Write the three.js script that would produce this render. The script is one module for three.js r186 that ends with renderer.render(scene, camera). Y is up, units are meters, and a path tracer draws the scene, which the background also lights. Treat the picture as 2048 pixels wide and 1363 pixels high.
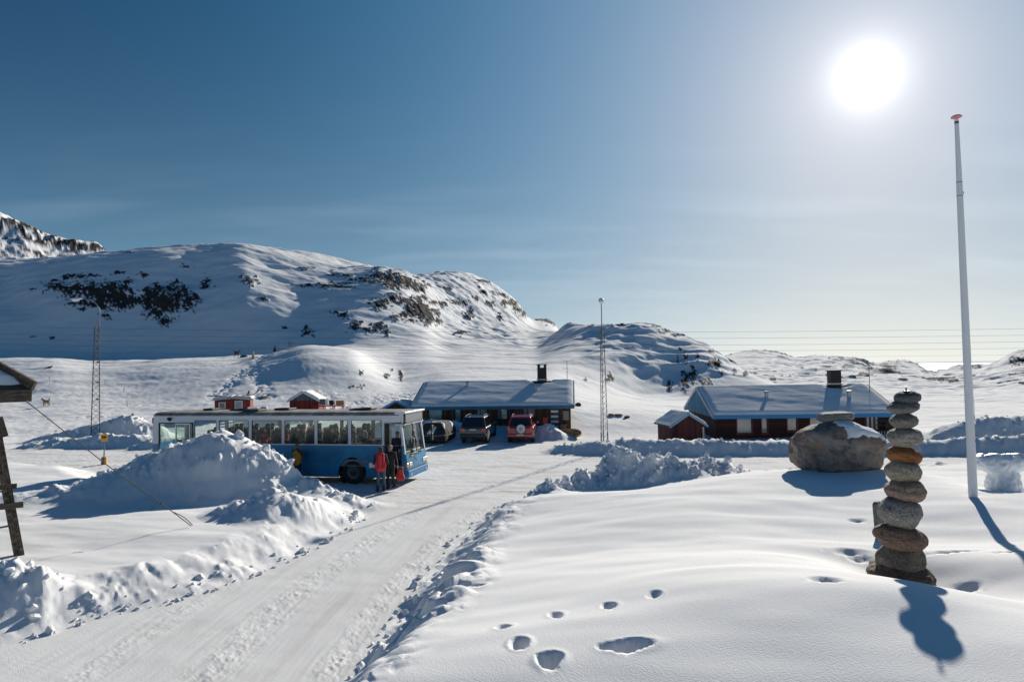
import * as THREE from 'three';
import { mergeGeometries, mergeVertices } from 'three/addons/utils/BufferGeometryUtils.js';
import { RoundedBoxGeometry } from 'three/addons/geometries/RoundedBoxGeometry.js';

// ---------------------------------------------------------------- camera, sky, sun, exposure
const scene = new THREE.Scene();
const FOCAL = 1365, CX = 1024, CY = 681.5, EYE = 4.8;      // lens and eye height above the road
const camera = new THREE.PerspectiveCamera(2 * Math.atan(CY / FOCAL) * 180 / Math.PI, 2048 / 1363, 0.1, 60000);
camera.position.set(0, EYE, 0);
camera.rotation.order = 'YXZ';
camera.rotation.set(Math.atan(57.5 / FOCAL), 0, -0.016);
camera.updateMatrixWorld();
const renderer = new THREE.WebGLRenderer({ antialias: true });
renderer.toneMapping = THREE.LinearToneMapping;
const EXPOSURE = 1.25;
renderer.toneMappingExposure = EXPOSURE;
renderer.shadowMap.enabled = true;
const ray = (px, py) => new THREE.Vector3((px - CX) / FOCAL, (CY - py) / FOCAL, -1).applyQuaternion(camera.quaternion);
const at = (px, py, depth) => { const d = ray(px, py); return d.multiplyScalar(depth / -d.z).add(camera.position); };
const SUN = ray(1735, 150).normalize();
const sun = new THREE.DirectionalLight(new THREE.Color().setRGB(1, 0.93, 0.815), 4.85);
sun.position.copy(SUN).multiplyScalar(300);
sun.castShadow = true;
sun.shadow.radius = 1;
sun.shadow.mapSize.set(4096, 4096);
Object.assign(sun.shadow.camera, { left: -140, right: 140, top: 120, bottom: -120, near: 1, far: 900 });
scene.add(sun, sun.target);

const clamp = (x, a = 0, b = 1) => Math.min(b, Math.max(a, x));
const lerp = (a, b, t) => a + (b - a) * t;
const sstep = (a, b, x) => { const t = clamp((x - a) / (b - a)); return t * t * (3 - 2 * t); };
let seed = 12345;
const rnd = () => { seed = (seed * 1664525 + 1013904223) >>> 0; return seed / 4294967296; };
const rr = (a, b) => a + (b - a) * rnd();
// gradient noise
const PERM = new Uint8Array(512);
{ const p = [...Array(256).keys()]; for (let i = 255; i > 0; i--) { const j = Math.floor(rnd() * (i + 1)); [p[i], p[j]] = [p[j], p[i]]; } for (let i = 0; i < 512; i++) PERM[i] = p[i & 255]; }
const fade = (t) => t * t * t * (t * (t * 6 - 15) + 10);
function noise3(x, y, z) {
  const X0 = Math.floor(x), Y0 = Math.floor(y), Z0 = Math.floor(z), X = X0 & 255, Y = Y0 & 255, Z = Z0 & 255;
  x -= X0; y -= Y0; z -= Z0;
  const u = fade(x), v = fade(y), w = fade(z);
  const g = (h, a, b, c) => { h &= 15; const p = h < 8 ? a : b, q = h < 4 ? b : (h === 12 || h === 14 ? a : c); return ((h & 1) ? -p : p) + ((h & 2) ? -q : q); };
  const A = PERM[X] + Y, AA = PERM[A] + Z, AB = PERM[A + 1] + Z, B = PERM[X + 1] + Y, BA = PERM[B] + Z, BB = PERM[B + 1] + Z;
  return lerp(lerp(lerp(g(PERM[AA], x, y, z), g(PERM[BA], x - 1, y, z), u), lerp(g(PERM[AB], x, y - 1, z), g(PERM[BB], x - 1, y - 1, z), u), v),
    lerp(lerp(g(PERM[AA + 1], x, y, z - 1), g(PERM[BA + 1], x - 1, y, z - 1), u), lerp(g(PERM[AB + 1], x, y - 1, z - 1), g(PERM[BB + 1], x - 1, y - 1, z - 1), u), v), w);
}
const noise2 = (x, y) => noise3(x, y, 7.31);
function fbm(x, y, oct = 4, gain = 0.5) { let a = 1, s = 0, n = 0; for (let i = 0; i < oct; i++) { s += a * noise3(x, y, i * 11.7 + 0.5); n += a; a *= gain; x = x * 2.03 + 3.1; y = y * 2.03 - 1.7; } return s / n; }
function fbm3(x, y, z, oct = 4, gain = 0.5) { let a = 1, s = 0, n = 0; for (let i = 0; i < oct; i++) { s += a * noise3(x, y, z); n += a; a *= gain; x = x * 2.03 + 3.1; y = y * 2.03 - 1.7; z = z * 2.03 + 5.3; } return s / n; }
const hash2 = (i, j) => { let h = (i * 374761393 + j * 668265263) | 0; h = Math.imul(h ^ (h >>> 13), 1274126177); return ((h ^ (h >>> 16)) >>> 0) / 4294967296; };
// lumps: rounded clods, each cell with a height of its own
function clods(x, y) {
  const i0 = Math.floor(x), j0 = Math.floor(y); let best = 0;
  for (let i = i0 - 1; i <= i0 + 1; i++) for (let j = j0 - 1; j <= j0 + 1; j++) {
    const a = hash2(i, j), b = hash2(i + 57, j - 91), c = hash2(i - 13, j + 29), R = 0.45 + 0.45 * c;
    const X = x - i - a, Y = y - j - b, w = a * 6.28, dx = X * Math.cos(w) + Y * Math.sin(w), dy = Y * Math.cos(w) - X * Math.sin(w), d = 0.72 * Math.max(Math.abs(dx), Math.abs(dy) * (1 + b)) / R + 0.28 * Math.hypot(dx, dy) / R; // slabs with broken corners, each tilted its own way
    if (d < 1) { const v = (0.25 + 0.75 * c) * Math.min(1, (1 - d) * 2.6) * (0.8 + 0.9 * (dx * (b - 0.5) + dy * (c - 0.5))); if (v > best) best = v; }
  }
  return best;
}
{ // the sky: clear air, brighter towards the horizon and round the sun, with faint high cirrus
  const W = 2048, H = 1024, data = new Float32Array(W * H * 4);
  for (let r = 0; r < H; r++) {
    const up = ((r + 0.5) / H - 0.5) * Math.PI, y = Math.sin(up), c = Math.cos(up);
    for (let k = 0; k < W; k++) {
      const a = ((k + 0.5) / W - 0.5) * 2 * Math.PI, x = Math.cos(a) * c, z = Math.sin(a) * c;
      const g = Math.acos(clamp(x * SUN.x + y * SUN.y + z * SUN.z, -1, 1)) * 180 / Math.PI, el = Math.max(0, up * 180 / Math.PI);
      const low = Math.exp(-el / 10), wide = Math.exp(-Math.pow(g / 16, 1.4)), warm = Math.exp(-el / 7) * Math.exp(-g / 30), half = Math.exp(-Math.pow(g / 36, 2)), aureole = 2.3 * Math.exp(-g / 0.95) + 0.34 * Math.exp(-g / 5);
      const ci = up > 0 ? Math.max(0, fbm(x / (y + 0.12) * 1.1 + 0.25 * fbm(x * 3, z * 3, 3), z / (y + 0.12) * 4.4, 4) + 0.05) * Math.exp(-Math.pow((el - 9) / 7, 2)) * 0.1 : 0;
      const air = [0.17 * low + 0.46 * wide + 1.22 * warm + 0.04 * half, 0.027 + 0.47 * low + 0.26 * wide + 0.38 * warm + 0.235 * half, 0.098 + 0.66 * low + 0.1 * wide - 0.5 * warm + 0.41 * half];
      for (let q = 0; q < 3; q++) data[(r * W + k) * 4 + q] = Math.min(6, air[q] + aureole + ci) / EXPOSURE;
      data[(r * W + k) * 4 + 3] = 1;
    }
  }
  const tex = new THREE.DataTexture(data, W, H, THREE.RGBAFormat, THREE.FloatType);
  tex.mapping = THREE.EquirectangularReflectionMapping; tex.magFilter = tex.minFilter = THREE.LinearFilter; tex.needsUpdate = true;
  scene.background = tex; scene.environment = tex;
}

// ---------------------------------------------------------------- helpers for things and parts
const used = {};
const numbered = (n) => { const k = used[n] = (used[n] ?? -1) + 1; return k ? `${n}_${String(k).padStart(3, '0')}` : n; };
const shadowed = (m) => { m.castShadow = m.receiveShadow = true; return m; };
function tag(o, label, category, group) { o.userData.label = label; o.userData.category = category; if (group) o.userData.group = group; return o; }
function thing(name, label, category, pos = [0, 0, 0], turn = 0, group) {
  const o = new THREE.Group(); o.name = numbered(name); o.position.set(...pos); o.rotation.y = turn; scene.add(o);
  return tag(o, label, category, group);
}
function part(parent, name, geo, mat, label) {
  const m = shadowed(new THREE.Mesh(Array.isArray(geo) ? join(geo) : geo, mat)); m.name = name; parent.add(m);
  if (label) m.userData.label = label;
  return m;
}
function solo(name, geo, mat, label, category, group) { const m = part(scene, numbered(name), geo, mat); return tag(m, label, category, group); }
function struct(name, geo, mat, kind = 'structure') { const m = part(scene, numbered(name), geo, mat); m.userData.kind = kind; return m; }
function plain(g) { let q = g.index ? g.toNonIndexed() : g; for (const k of Object.keys(q.attributes)) if (!['position', 'normal', 'uv'].includes(k)) q.deleteAttribute(k); return q; }
function join(list) { return list.length === 1 ? list[0] : mergeGeometries(list.map(plain)); }
const box = (w, h, d, x = 0, y = 0, z = 0, rx = 0, ry = 0, rz = 0) => { const g = new THREE.BoxGeometry(w, h, d); if (rx || ry || rz) g.applyMatrix4(new THREE.Matrix4().makeRotationFromEuler(new THREE.Euler(rx, ry, rz))); return g.translate(x, y, z); };
const rbox = (w, h, d, r, x = 0, y = 0, z = 0, seg = 2) => new RoundedBoxGeometry(w, h, d, seg, r).translate(x, y, z);
const cyl = (r1, r2, h, x = 0, y = 0, z = 0, seg = 16) => new THREE.CylinderGeometry(r1, r2, h, seg).translate(x, y, z);
const V = (x, y, z) => new THREE.Vector3(x, y, z);
function rod(a, b, r, r2 = r, seg = 6) { // a straight bar between two points
  const A = a.isVector3 ? a : V(...a), B = b.isVector3 ? b : V(...b), d = B.clone().sub(A), g = new THREE.CylinderGeometry(r2, r, d.length(), seg);
  g.applyQuaternion(new THREE.Quaternion().setFromUnitVectors(V(0, 1, 0), d.clone().normalize()));
  return g.translate((A.x + B.x) / 2, (A.y + B.y) / 2, (A.z + B.z) / 2);
}
const tube = (pts, r, n = 24, seg = 6) => new THREE.TubeGeometry(new THREE.CatmullRomCurve3(pts.map((p) => p.isVector3 ? p : V(...p))), n, r, seg);
function prism(poly, depth, bevel = 0) { // polygon in x,y extruded along z, centred
  const s = new THREE.Shape(poly.map(([x, y]) => new THREE.Vector2(x, y)));
  return new THREE.ExtrudeGeometry(s, { depth: depth - 2 * bevel, bevelEnabled: bevel > 0, bevelThickness: bevel, bevelSize: bevel, bevelOffset: -bevel, bevelSegments: 2 }).translate(0, 0, -depth / 2 + bevel);
}
const rgb = (r, g, b) => new THREE.Color().setRGB(r, g, b);
const mat = (c, roughness = 0.8, extra = {}) => new THREE.MeshStandardMaterial({ color: Array.isArray(c) ? rgb(...c) : c, roughness, ...extra });
const phys = (c, roughness, extra = {}) => new THREE.MeshPhysicalMaterial({ color: Array.isArray(c) ? rgb(...c) : c, roughness, ...extra });
function tex(n, f, repeat = 1, srgb = false) { // f(u,v) -> grey or [r,g,b] in 0..1, tiles by itself if f does
  const d = new Uint8Array(n * n * 4);
  for (let j = 0; j < n; j++) for (let i = 0; i < n; i++) { const v = f(i / n, j / n), q = (j * n + i) * 4; const c = Array.isArray(v) ? v : [v, v, v]; for (let k = 0; k < 3; k++) d[q + k] = clamp(c[k]) * 255; d[q + 3] = 255; }
  const t = new THREE.DataTexture(d, n, n); t.wrapS = t.wrapT = THREE.RepeatWrapping; t.magFilter = THREE.LinearFilter; t.minFilter = THREE.LinearMipmapLinearFilter; t.generateMipmaps = true;
  if (srgb) t.colorSpace = THREE.SRGBColorSpace; t.repeat.set(repeat, repeat); t.needsUpdate = true; return t;
}
// noise that tiles: a torus walk
const tnoise = (u, v, f, o = 3) => { let a = 1, s = 0, n = 0; for (let i = 0; i < o; i++) { const F = f * 2 ** i, R = F / 6.283; s += a * noise3(R * Math.cos(u * 6.2832) + 9 * i, R * Math.sin(u * 6.2832) + R * Math.cos(v * 6.2832) * 0.999 + 4 * i, R * Math.sin(v * 6.2832)); n += a; a *= 0.55; } return s / n; };
// ---------------------------------------------------------------- terrain
function pchip(xs, ys) { // monotone cubic through the points
  const n = xs.length, h = [], d = [], m = new Array(n).fill(0);
  for (let i = 0; i < n - 1; i++) { h[i] = xs[i + 1] - xs[i]; d[i] = (ys[i + 1] - ys[i]) / h[i]; }
  for (let i = 1; i < n - 1; i++) if (d[i - 1] * d[i] > 0) { const a = 2 * h[i] + h[i - 1], b = h[i] + 2 * h[i - 1]; m[i] = (a + b) / (a / d[i - 1] + b / d[i]); }
  m[0] = d[0]; m[n - 1] = d[n - 2];
  return (x) => {
    if (x <= xs[0]) return ys[0]; if (x >= xs[n - 1]) return ys[n - 1];
    let i = 0; while (x > xs[i + 1]) i++;
    const t = (x - xs[i]) / h[i], t2 = t * t, t3 = t2 * t;
    return (2 * t3 - 3 * t2 + 1) * ys[i] + (t3 - 2 * t2 + t) * h[i] * m[i] + (3 * t2 - 2 * t3) * ys[i + 1] + (t3 - t2) * h[i] * m[i + 1];
  };
}
// bearings of the land beyond the road: for each, distances and how high the ground stands there (as sighted from the eye)
const LAND = [
  [-150, 44, 905, 60, 848, 75, 800, 105, 722, 122, 716, 140, 640, 165, 570, 190, 530, 215, 525, 280, 560, 450, 600, 650, 520, 800, 450, 900, 395, 1100, 480, 2200, 690],
  [0, 44, 904, 60, 846, 75, 798, 105, 718, 122, 714, 140, 640, 165, 570, 185, 527, 215, 522, 280, 560, 450, 600, 650, 525, 800, 470, 900, 422, 1100, 500, 2200, 690],
  [50, 44, 904, 60, 846, 75, 798, 105, 717, 122, 714, 140, 642, 160, 568, 185, 524, 212, 520, 280, 560, 450, 600, 650, 530, 800, 480, 900, 447, 1100, 510, 2200, 690],
  [100, 44, 903, 60, 845, 75, 797, 105, 717, 122, 716, 140, 648, 152, 590, 160, 560, 185, 520, 210, 516, 280, 560, 450, 600, 650, 545, 800, 495, 900, 467, 1100, 540, 2200, 690],
  [200, 44, 902, 60, 843, 75, 797, 105, 724, 122, 722, 140, 652, 150, 610, 157, 562, 180, 510, 205, 506, 280, 560, 450, 600, 650, 555, 800, 515, 900, 484, 1100, 560, 2200, 690],
  [240, 44, 901, 60, 842, 75, 797, 105, 722, 122, 720, 140, 652, 150, 612, 157, 568, 180, 508, 203, 502, 280, 560, 450, 610, 900, 560, 1100, 600, 2200, 690],
  [320, 44, 900, 60, 840, 75, 793, 105, 719, 122, 719, 140, 655, 150, 618, 158, 575, 180, 503, 200, 496, 260, 540, 450, 620, 900, 600, 2200, 690],
  [400, 44, 899, 60, 838, 75, 785, 105, 717, 122, 719, 138, 662, 150, 612, 165, 560, 185, 500, 203, 490, 260, 540, 450, 630, 2200, 700],
  [470, 44, 897, 60, 836, 75, 780, 92, 730, 105, 713, 122, 717, 138, 660, 152, 605, 172, 530, 188, 492, 203, 488, 260, 540, 450, 640, 2200, 700],
  [540, 44, 896, 60, 834, 75, 775, 90, 720, 98, 707, 110, 711, 122, 716, 138, 660, 155, 605, 178, 535, 195, 500, 212, 496, 260, 540, 450, 650, 2200, 700],
  [620, 44, 895, 60, 830, 75, 772, 88, 706, 97, 690, 110, 698, 122, 704, 140, 660, 162, 600, 188, 532, 208, 510, 224, 508, 280, 560, 2200, 710],
  [700, 44, 894, 60, 826, 75, 772, 88, 714, 97, 697, 110, 699, 122, 692, 140, 652, 165, 592, 190, 545, 210, 529, 226, 526, 280, 560, 2200, 710],
  [760, 44, 893, 60, 820, 75, 778, 90, 742, 105, 716, 125, 688, 145, 652, 162, 605, 182, 558, 202, 540, 222, 536, 280, 575, 2200, 710],
  [800, 44, 893, 60, 812, 80, 774, 95, 742, 107, 718, 125, 690, 146, 655, 162, 618, 180, 574, 202, 548, 218, 542, 280, 580, 2200, 712],
  [845, 44, 892, 60, 804, 80, 768, 100, 728, 125, 692, 150, 655, 168, 622, 188, 588, 215, 560, 236, 552, 255, 552, 350, 600, 2200, 715],
  [890, 44, 891, 60, 796, 80, 760, 100, 728, 130, 698, 160, 665, 180, 636, 205, 592, 230, 555, 250, 546, 270, 545, 350, 600, 2200, 717],
  [940, 44, 890, 60, 794, 80, 757, 100, 729, 130, 701, 165, 670, 190, 645, 213, 600, 236, 564, 253, 550, 270, 549, 350, 610, 2200, 718],
  [1000, 44, 889, 60, 792, 80, 756, 100, 730, 130, 705, 170, 677, 200, 657, 225, 622, 248, 590, 263, 576, 280, 576, 350, 640, 2200, 720],
  [1045, 44, 888, 60, 794, 80, 756, 100, 731, 130, 708, 170, 682, 210, 662, 240, 640, 258, 616, 272, 614, 350, 660, 2200, 720],
  [1070, 44, 888, 60, 796, 80, 757, 100, 732, 130, 709, 170, 686, 210, 668, 255, 652, 290, 645, 325, 640, 345, 640, 450, 690, 2200, 722],
  [1100, 44, 887, 60, 800, 80, 760, 97, 732, 120, 708, 150, 686, 190, 672, 250, 656, 295, 647, 328, 639, 345, 640, 450, 690, 2200, 722],
  [1140, 44, 886, 60, 806, 80, 772, 95, 742, 110, 708, 130, 674, 148, 656, 164, 645, 180, 647, 300, 690, 2200, 722],
  [1200, 44, 884, 60, 815, 80, 790, 94, 764, 104, 727, 117, 690, 130, 656, 139, 648, 152, 653, 200, 690, 600, 735, 2200, 745],
  [1240, 44, 883, 60, 818, 80, 797, 94, 782, 103, 742, 114, 702, 125, 660, 134, 649, 145, 653, 200, 710, 600, 740, 2200, 745],
  [1285, 44, 882, 60, 820, 80, 803, 95, 795, 103, 762, 112, 716, 120, 674, 126, 650, 133, 646, 142, 655, 200, 720, 600, 745, 2200, 750],
  [1340, 44, 880, 60, 825, 80, 806, 95, 797, 103, 768, 112, 726, 119, 690, 124, 666, 130, 663, 140, 675, 200, 735, 600, 745, 2200, 752],
  [1400, 44, 879, 60, 832, 80, 808, 93, 797, 101, 768, 109, 730, 116, 698, 121, 685, 127, 685, 145, 712, 220, 750, 400, 735, 560, 728, 900, 748, 2200, 752],
  [1450, 44, 878, 60, 836, 80, 806, 93, 793, 100, 772, 107, 745, 113, 724, 118, 716, 123, 717, 140, 742, 230, 752, 400, 728, 530, 713, 600, 715, 900, 748, 2200, 754],
  [1500, 44, 876, 60, 838, 80, 806, 93, 790, 100, 776, 107, 756, 113, 745, 119, 745, 140, 758, 250, 752, 400, 728, 530, 703, 590, 703, 900, 748, 2200, 754],
  [1560, 44, 875, 60, 840, 80, 806, 95, 784, 105, 770, 113, 768, 125, 772, 180, 763, 280, 750, 400, 732, 520, 710, 580, 709, 900, 746, 2200, 754],
  [1598, 44, 874, 60, 842, 80, 808, 100, 782, 125, 772, 180, 764, 280, 752, 400, 738, 520, 721, 580, 721, 900, 746, 2200, 754],
  [1625, 44, 874, 60, 843, 80, 810, 100, 786, 140, 770, 200, 762, 280, 752, 400, 734, 540, 713, 590, 713, 900, 745, 2200, 754],
  [1720, 44, 872, 60, 846, 80, 814, 100, 790, 150, 771, 200, 764, 280, 751, 400, 736, 530, 719, 590, 719, 900, 745, 2200, 753],
  [1745, 44, 872, 60, 846, 80, 814, 100, 791, 150, 772, 200, 765, 280, 754, 400, 741, 530, 729, 590, 729, 900, 746, 2200, 753],
  [1810, 44, 870, 60, 845, 80, 815, 100, 794, 150, 774, 200, 767, 280, 756, 370, 741, 470, 724, 530, 724, 800, 745, 2200, 752],
  [1842, 44, 869, 60, 844, 80, 815, 100, 795, 150, 776, 200, 769, 280, 760, 370, 747, 470, 737, 530, 738, 800, 752, 2200, 758],
  [1866, 44, 868, 60, 844, 80, 815, 100, 795, 150, 777, 200, 770, 280, 762, 370, 754, 450, 748, 530, 750, 800, 757, 2200, 760],
  [1905, 44, 867, 60, 843, 80, 815, 100, 795, 150, 778, 200, 771, 280, 761, 370, 749, 450, 742, 530, 745, 800, 756, 2200, 760],
  [1960, 44, 866, 60, 842, 80, 814, 100, 794, 150, 776, 200, 768, 280, 755, 350, 743, 430, 738, 520, 741, 800, 754, 2200, 759],
  [1995, 44, 865, 60, 842, 80, 813, 100, 793, 150, 774, 200, 764, 270, 748, 330, 736, 420, 728, 500, 730, 800, 750, 2200, 758],
  [2037, 44, 864, 60, 841, 80, 812, 100, 792, 150, 772, 200, 760, 260, 742, 310, 730, 370, 708, 420, 707, 600, 735, 2200, 757],
  [2200, 44, 862, 60, 840, 80, 810, 100, 790, 150, 770, 200, 757, 260, 738, 310, 722, 370, 700, 420, 698, 600, 730, 2200, 755],
];
const KD = 420, D0 = 44, D1 = 2200, LD0 = Math.log(D0), LDR = Math.log(D1) - LD0, NU = 520, U0 = -0.88, U1 = 0.88;
const landTable = new Float32Array(NU * KD);
{
  const us = LAND.map(([px]) => { const d = ray(px, 730); return d.x / -d.z; });
  const prof = LAND.map(([px, ...v]) => { const x = [], y = [], squeeze = lerp(0.62, 1, sstep(760, 960, px));
    for (let i = 0; i < v.length; i += 2) if (px > 1120 && px < 1470 && v[i] > 95 && v[i] < 160) v[i] = 95 + (v[i] - 95) * lerp(1.22, 1, sstep(140, 160, v[i]));
    for (let i = 0; i < v.length; i += 2) if (px < 960 && v[i] > 122 && v[i] < 300) { const D = v[i], n = 122 + Math.min(D - 122, 30) * squeeze + Math.max(0, D - 152) * lerp(squeeze, 1, 0.7); v[i] = lerp(n, D, sstep(230, 300, D)); }
    for (let i = 0; i < v.length; i += 2) { const d = ray(px, v[i + 1]); x.push(Math.log(v[i])); y.push(d.y / -d.z); } return pchip(x, y); });
  for (let k = 0; k < KD; k++) {
    const L = LD0 + LDR * k / (KD - 1), f = pchip(us, prof.map((p) => p(L)));
    for (let j = 0; j < NU; j++) landTable[k * NU + j] = f(U0 + (U1 - U0) * j / (NU - 1));
  }
  for (let pass = 0; pass < 2; pass++) for (let k = 0; k < KD; k++) { // soften across bearings
    const row = landTable.slice(k * NU, (k + 1) * NU);
    for (let j = 2; j < NU - 2; j++) landTable[k * NU + j] = (row[j - 2] + 2 * row[j - 1] + 3 * row[j] + 2 * row[j + 1] + row[j + 2]) / 9;
  }
}
function landT(u, D) {
  const a = clamp((u - U0) / (U1 - U0) * (NU - 1), 1, NU - 2.001), b = clamp((Math.log(D) - LD0) / LDR * (KD - 1), 1, KD - 2.001);
  const i = Math.floor(a), j = Math.floor(b), s = a - i, t = b - j;
  const cr = (p0, p1, p2, p3, x) => p1 + 0.5 * x * (p2 - p0 + x * (2 * p0 - 5 * p1 + 4 * p2 - p3 + x * (3 * (p1 - p2) + p3 - p0)));
  const row = (q) => { const o = q * NU + i; return cr(landTable[o - 1], landTable[o], landTable[o + 1], landTable[o + 2], s); };
  return cr(row(j - 1), row(j), row(j + 1), row(j + 2), t);
}
const landH = (u, D) => EYE + landT(u, D) * D;
function landHit(px, py, from = 50) { const d = ray(px, py), u = d.x / -d.z, t = d.y / -d.z; for (let D = from; D < 2000; D *= 1.002) if (landT(u, D) >= t) return { u, D, h: EYE + t * D }; return null; }
// bare rock on the slopes: sight line, half width, half height
const ROCKS = [113, 572, 22, 10, 150, 579, 24, 9, 188, 582, 48, 20, 226, 592, 30, 26, 205, 606, 40, 12, 240, 590, 18, 14, 262, 600, 10, 14, 299, 596, 17, 18, 322, 606, 28, 26, 310, 624, 12, 12, 350, 588, 22, 22, 376, 602, 12, 20, 340, 612, 16, 14, 145, 552, 16, 6, 185, 551, 10, 4, 238, 546, 10, 4, 285, 549, 10, 4, 370, 533, 9, 3, 412, 567, 7, 14, 405, 577, 6, 5, 498, 562, 10, 11, 484, 553, 4, 4, 521, 566, 4, 3, 609, 535, 12, 3, 662, 549, 12, 4, 692, 551, 10, 3, 616, 571, 14, 4, 654, 571, 16, 5, 686, 566, 10, 3, 688, 574, 20, 3, 719, 559, 18, 6, 760, 551, 22, 9, 760, 564, 20, 5, 796, 559, 28, 15, 810, 570, 18, 10, 784, 573, 16, 8, 837, 576, 13, 12, 857, 573, 12, 2, 898, 577, 8, 3, 787, 597, 12, 10, 809, 603, 12, 8, 838, 614, 22, 20, 852, 636, 14, 18, 842, 624, 16, 14, 760, 610, 12, 10, 773, 604, 8, 8, 790, 636, 10, 6, 814, 629, 12, 8, 821, 641, 8, 4, 871, 624, 10, 7, 879, 644, 7, 7, 886, 610, 6, 6, 684, 631, 10, 6, 674, 626, 10, 3, 712, 648, 10, 6, 705, 655, 8, 7, 758, 650, 8, 8, 741, 660, 14, 5, 773, 663, 7, 6, 611, 662, 8, 8, 525, 599, 7, 3, 568, 655, 5, 4, 922, 666, 9, 4, 919, 605, 12, 6, 937, 633, 8, 7, 944, 622, 5, 10, 951, 598, 5, 8, 999, 633, 5, 8, 982, 607, 6, 6, 968, 586, 8, 6, 1026, 607, 8, 7, 1002, 590, 10, 5, 968, 563, 14, 4, 955, 560, 10, 3, 1036, 620, 8, 8, 1047, 627, 6, 10, 1059, 632, 5, 8, 1012, 607, 8, 8, 790, 541, 8, 3, 1086, 640, 14, 5, 1100, 644, 9, 5, 802, 750, 4, 8, 773, 752, 6, 4, 722, 746, 4, 5, 784, 740, 3, 3, 719, 773, 8, 4, 1164, 647, 14, 4, 1222, 755, 5, 7, 1217, 759, 6, 5, 1171, 760, 4, 3, 1269, 746, 3, 2, 1338, 772, 5, 10, 1369, 762, 8, 14, 1386, 748, 5, 12, 1410, 764, 8, 6, 1420, 766, 5, 5, 1371, 718, 4, 10, 1355, 716, 3, 6, 1362, 697, 3, 4, 1396, 711, 4, 8, 1422, 726, 9, 6, 1438, 728, 6, 8, 1332, 661, 8, 4, 1355, 669, 8, 3, 1393, 682, 16, 4, 1424, 702, 6, 3, 1444, 748, 5, 5, 1470, 742, 4, 4, 1492, 747, 4, 3, 1239, 651, 14, 2, 1314, 654, 8, 2, 1547, 762, 5, 3, 60, 455, 40, 16, 110, 485, 60, 16, 170, 492, 40, 12, 20, 440, 30, 10, 210, 498, 24, 8, 2042, 722, 14, 7, 100, 735, 4, 2, 66, 578, 5, 2, 130, 593, 8, 2, 64, 673, 4, 2, 104, 675, 5, 2];
for (let i = 0, n = ROCKS.length; i < n; i += 4) if (ROCKS[i + 2] >= 7) for (let k = 0; k < 3; k++) { const a = rnd() * 6.28, q = rr(1.2, 2.4), s = rr(0.18, 0.4); ROCKS.push(ROCKS[i] + Math.cos(a) * q * ROCKS[i + 2], ROCKS[i + 1] + Math.sin(a) * q * ROCKS[i + 3] * 0.8, Math.max(2, ROCKS[i + 2] * s), Math.max(1.4, ROCKS[i + 3] * s)); }
const rocks = [];
for (let i = 0; i < ROCKS.length; i += 4) {
  const [px, py, a, b] = ROCKS.slice(i, i + 4), hit = landHit(px, py);
  if (hit) rocks.push({ ...hit, a: a * 1.42 / FOCAL, b: b * 1.4 / FOCAL * hit.D, tall: b > a * 0.9 });
}
// thin-plate surface for the snow plateau on the right
function thinPlate(pts) {
  const n = pts.length, N = n + 3, A = [], phi = (r2) => r2 > 1e-9 ? 0.5 * r2 * Math.log(r2) : 0;
  for (let i = 0; i < N; i++) A.push(new Float64Array(N + 1));
  for (let i = 0; i < n; i++) {
    for (let j = 0; j < n; j++) A[i][j] = phi((pts[i][0] - pts[j][0]) ** 2 + (pts[i][1] - pts[j][1]) ** 2);
    A[i][n] = A[n][i] = 1; A[i][n + 1] = A[n + 1][i] = pts[i][0]; A[i][n + 2] = A[n + 2][i] = pts[i][1]; A[i][N] = pts[i][2]; A[i][i] += 0.02;
  }
  for (let c = 0; c < N; c++) {
    let p = c; for (let r = c + 1; r < N; r++) if (Math.abs(A[r][c]) > Math.abs(A[p][c])) p = r;
    [A[c], A[p]] = [A[p], A[c]];
    for (let r = 0; r < N; r++) if (r !== c) { const f = A[r][c] / A[c][c]; if (f) for (let k = c; k <= N; k++) A[r][k] -= f * A[c][k]; }
  }
  const w = A.map((r, i) => r[N] / r[i]);
  return (x, y) => { let s = w[n] + w[n + 1] * x + w[n + 2] * y; for (let i = 0; i < n; i++) s += w[i] * phi((pts[i][0] - x) ** 2 + (pts[i][1] - y) ** 2); return s; };
}
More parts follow.
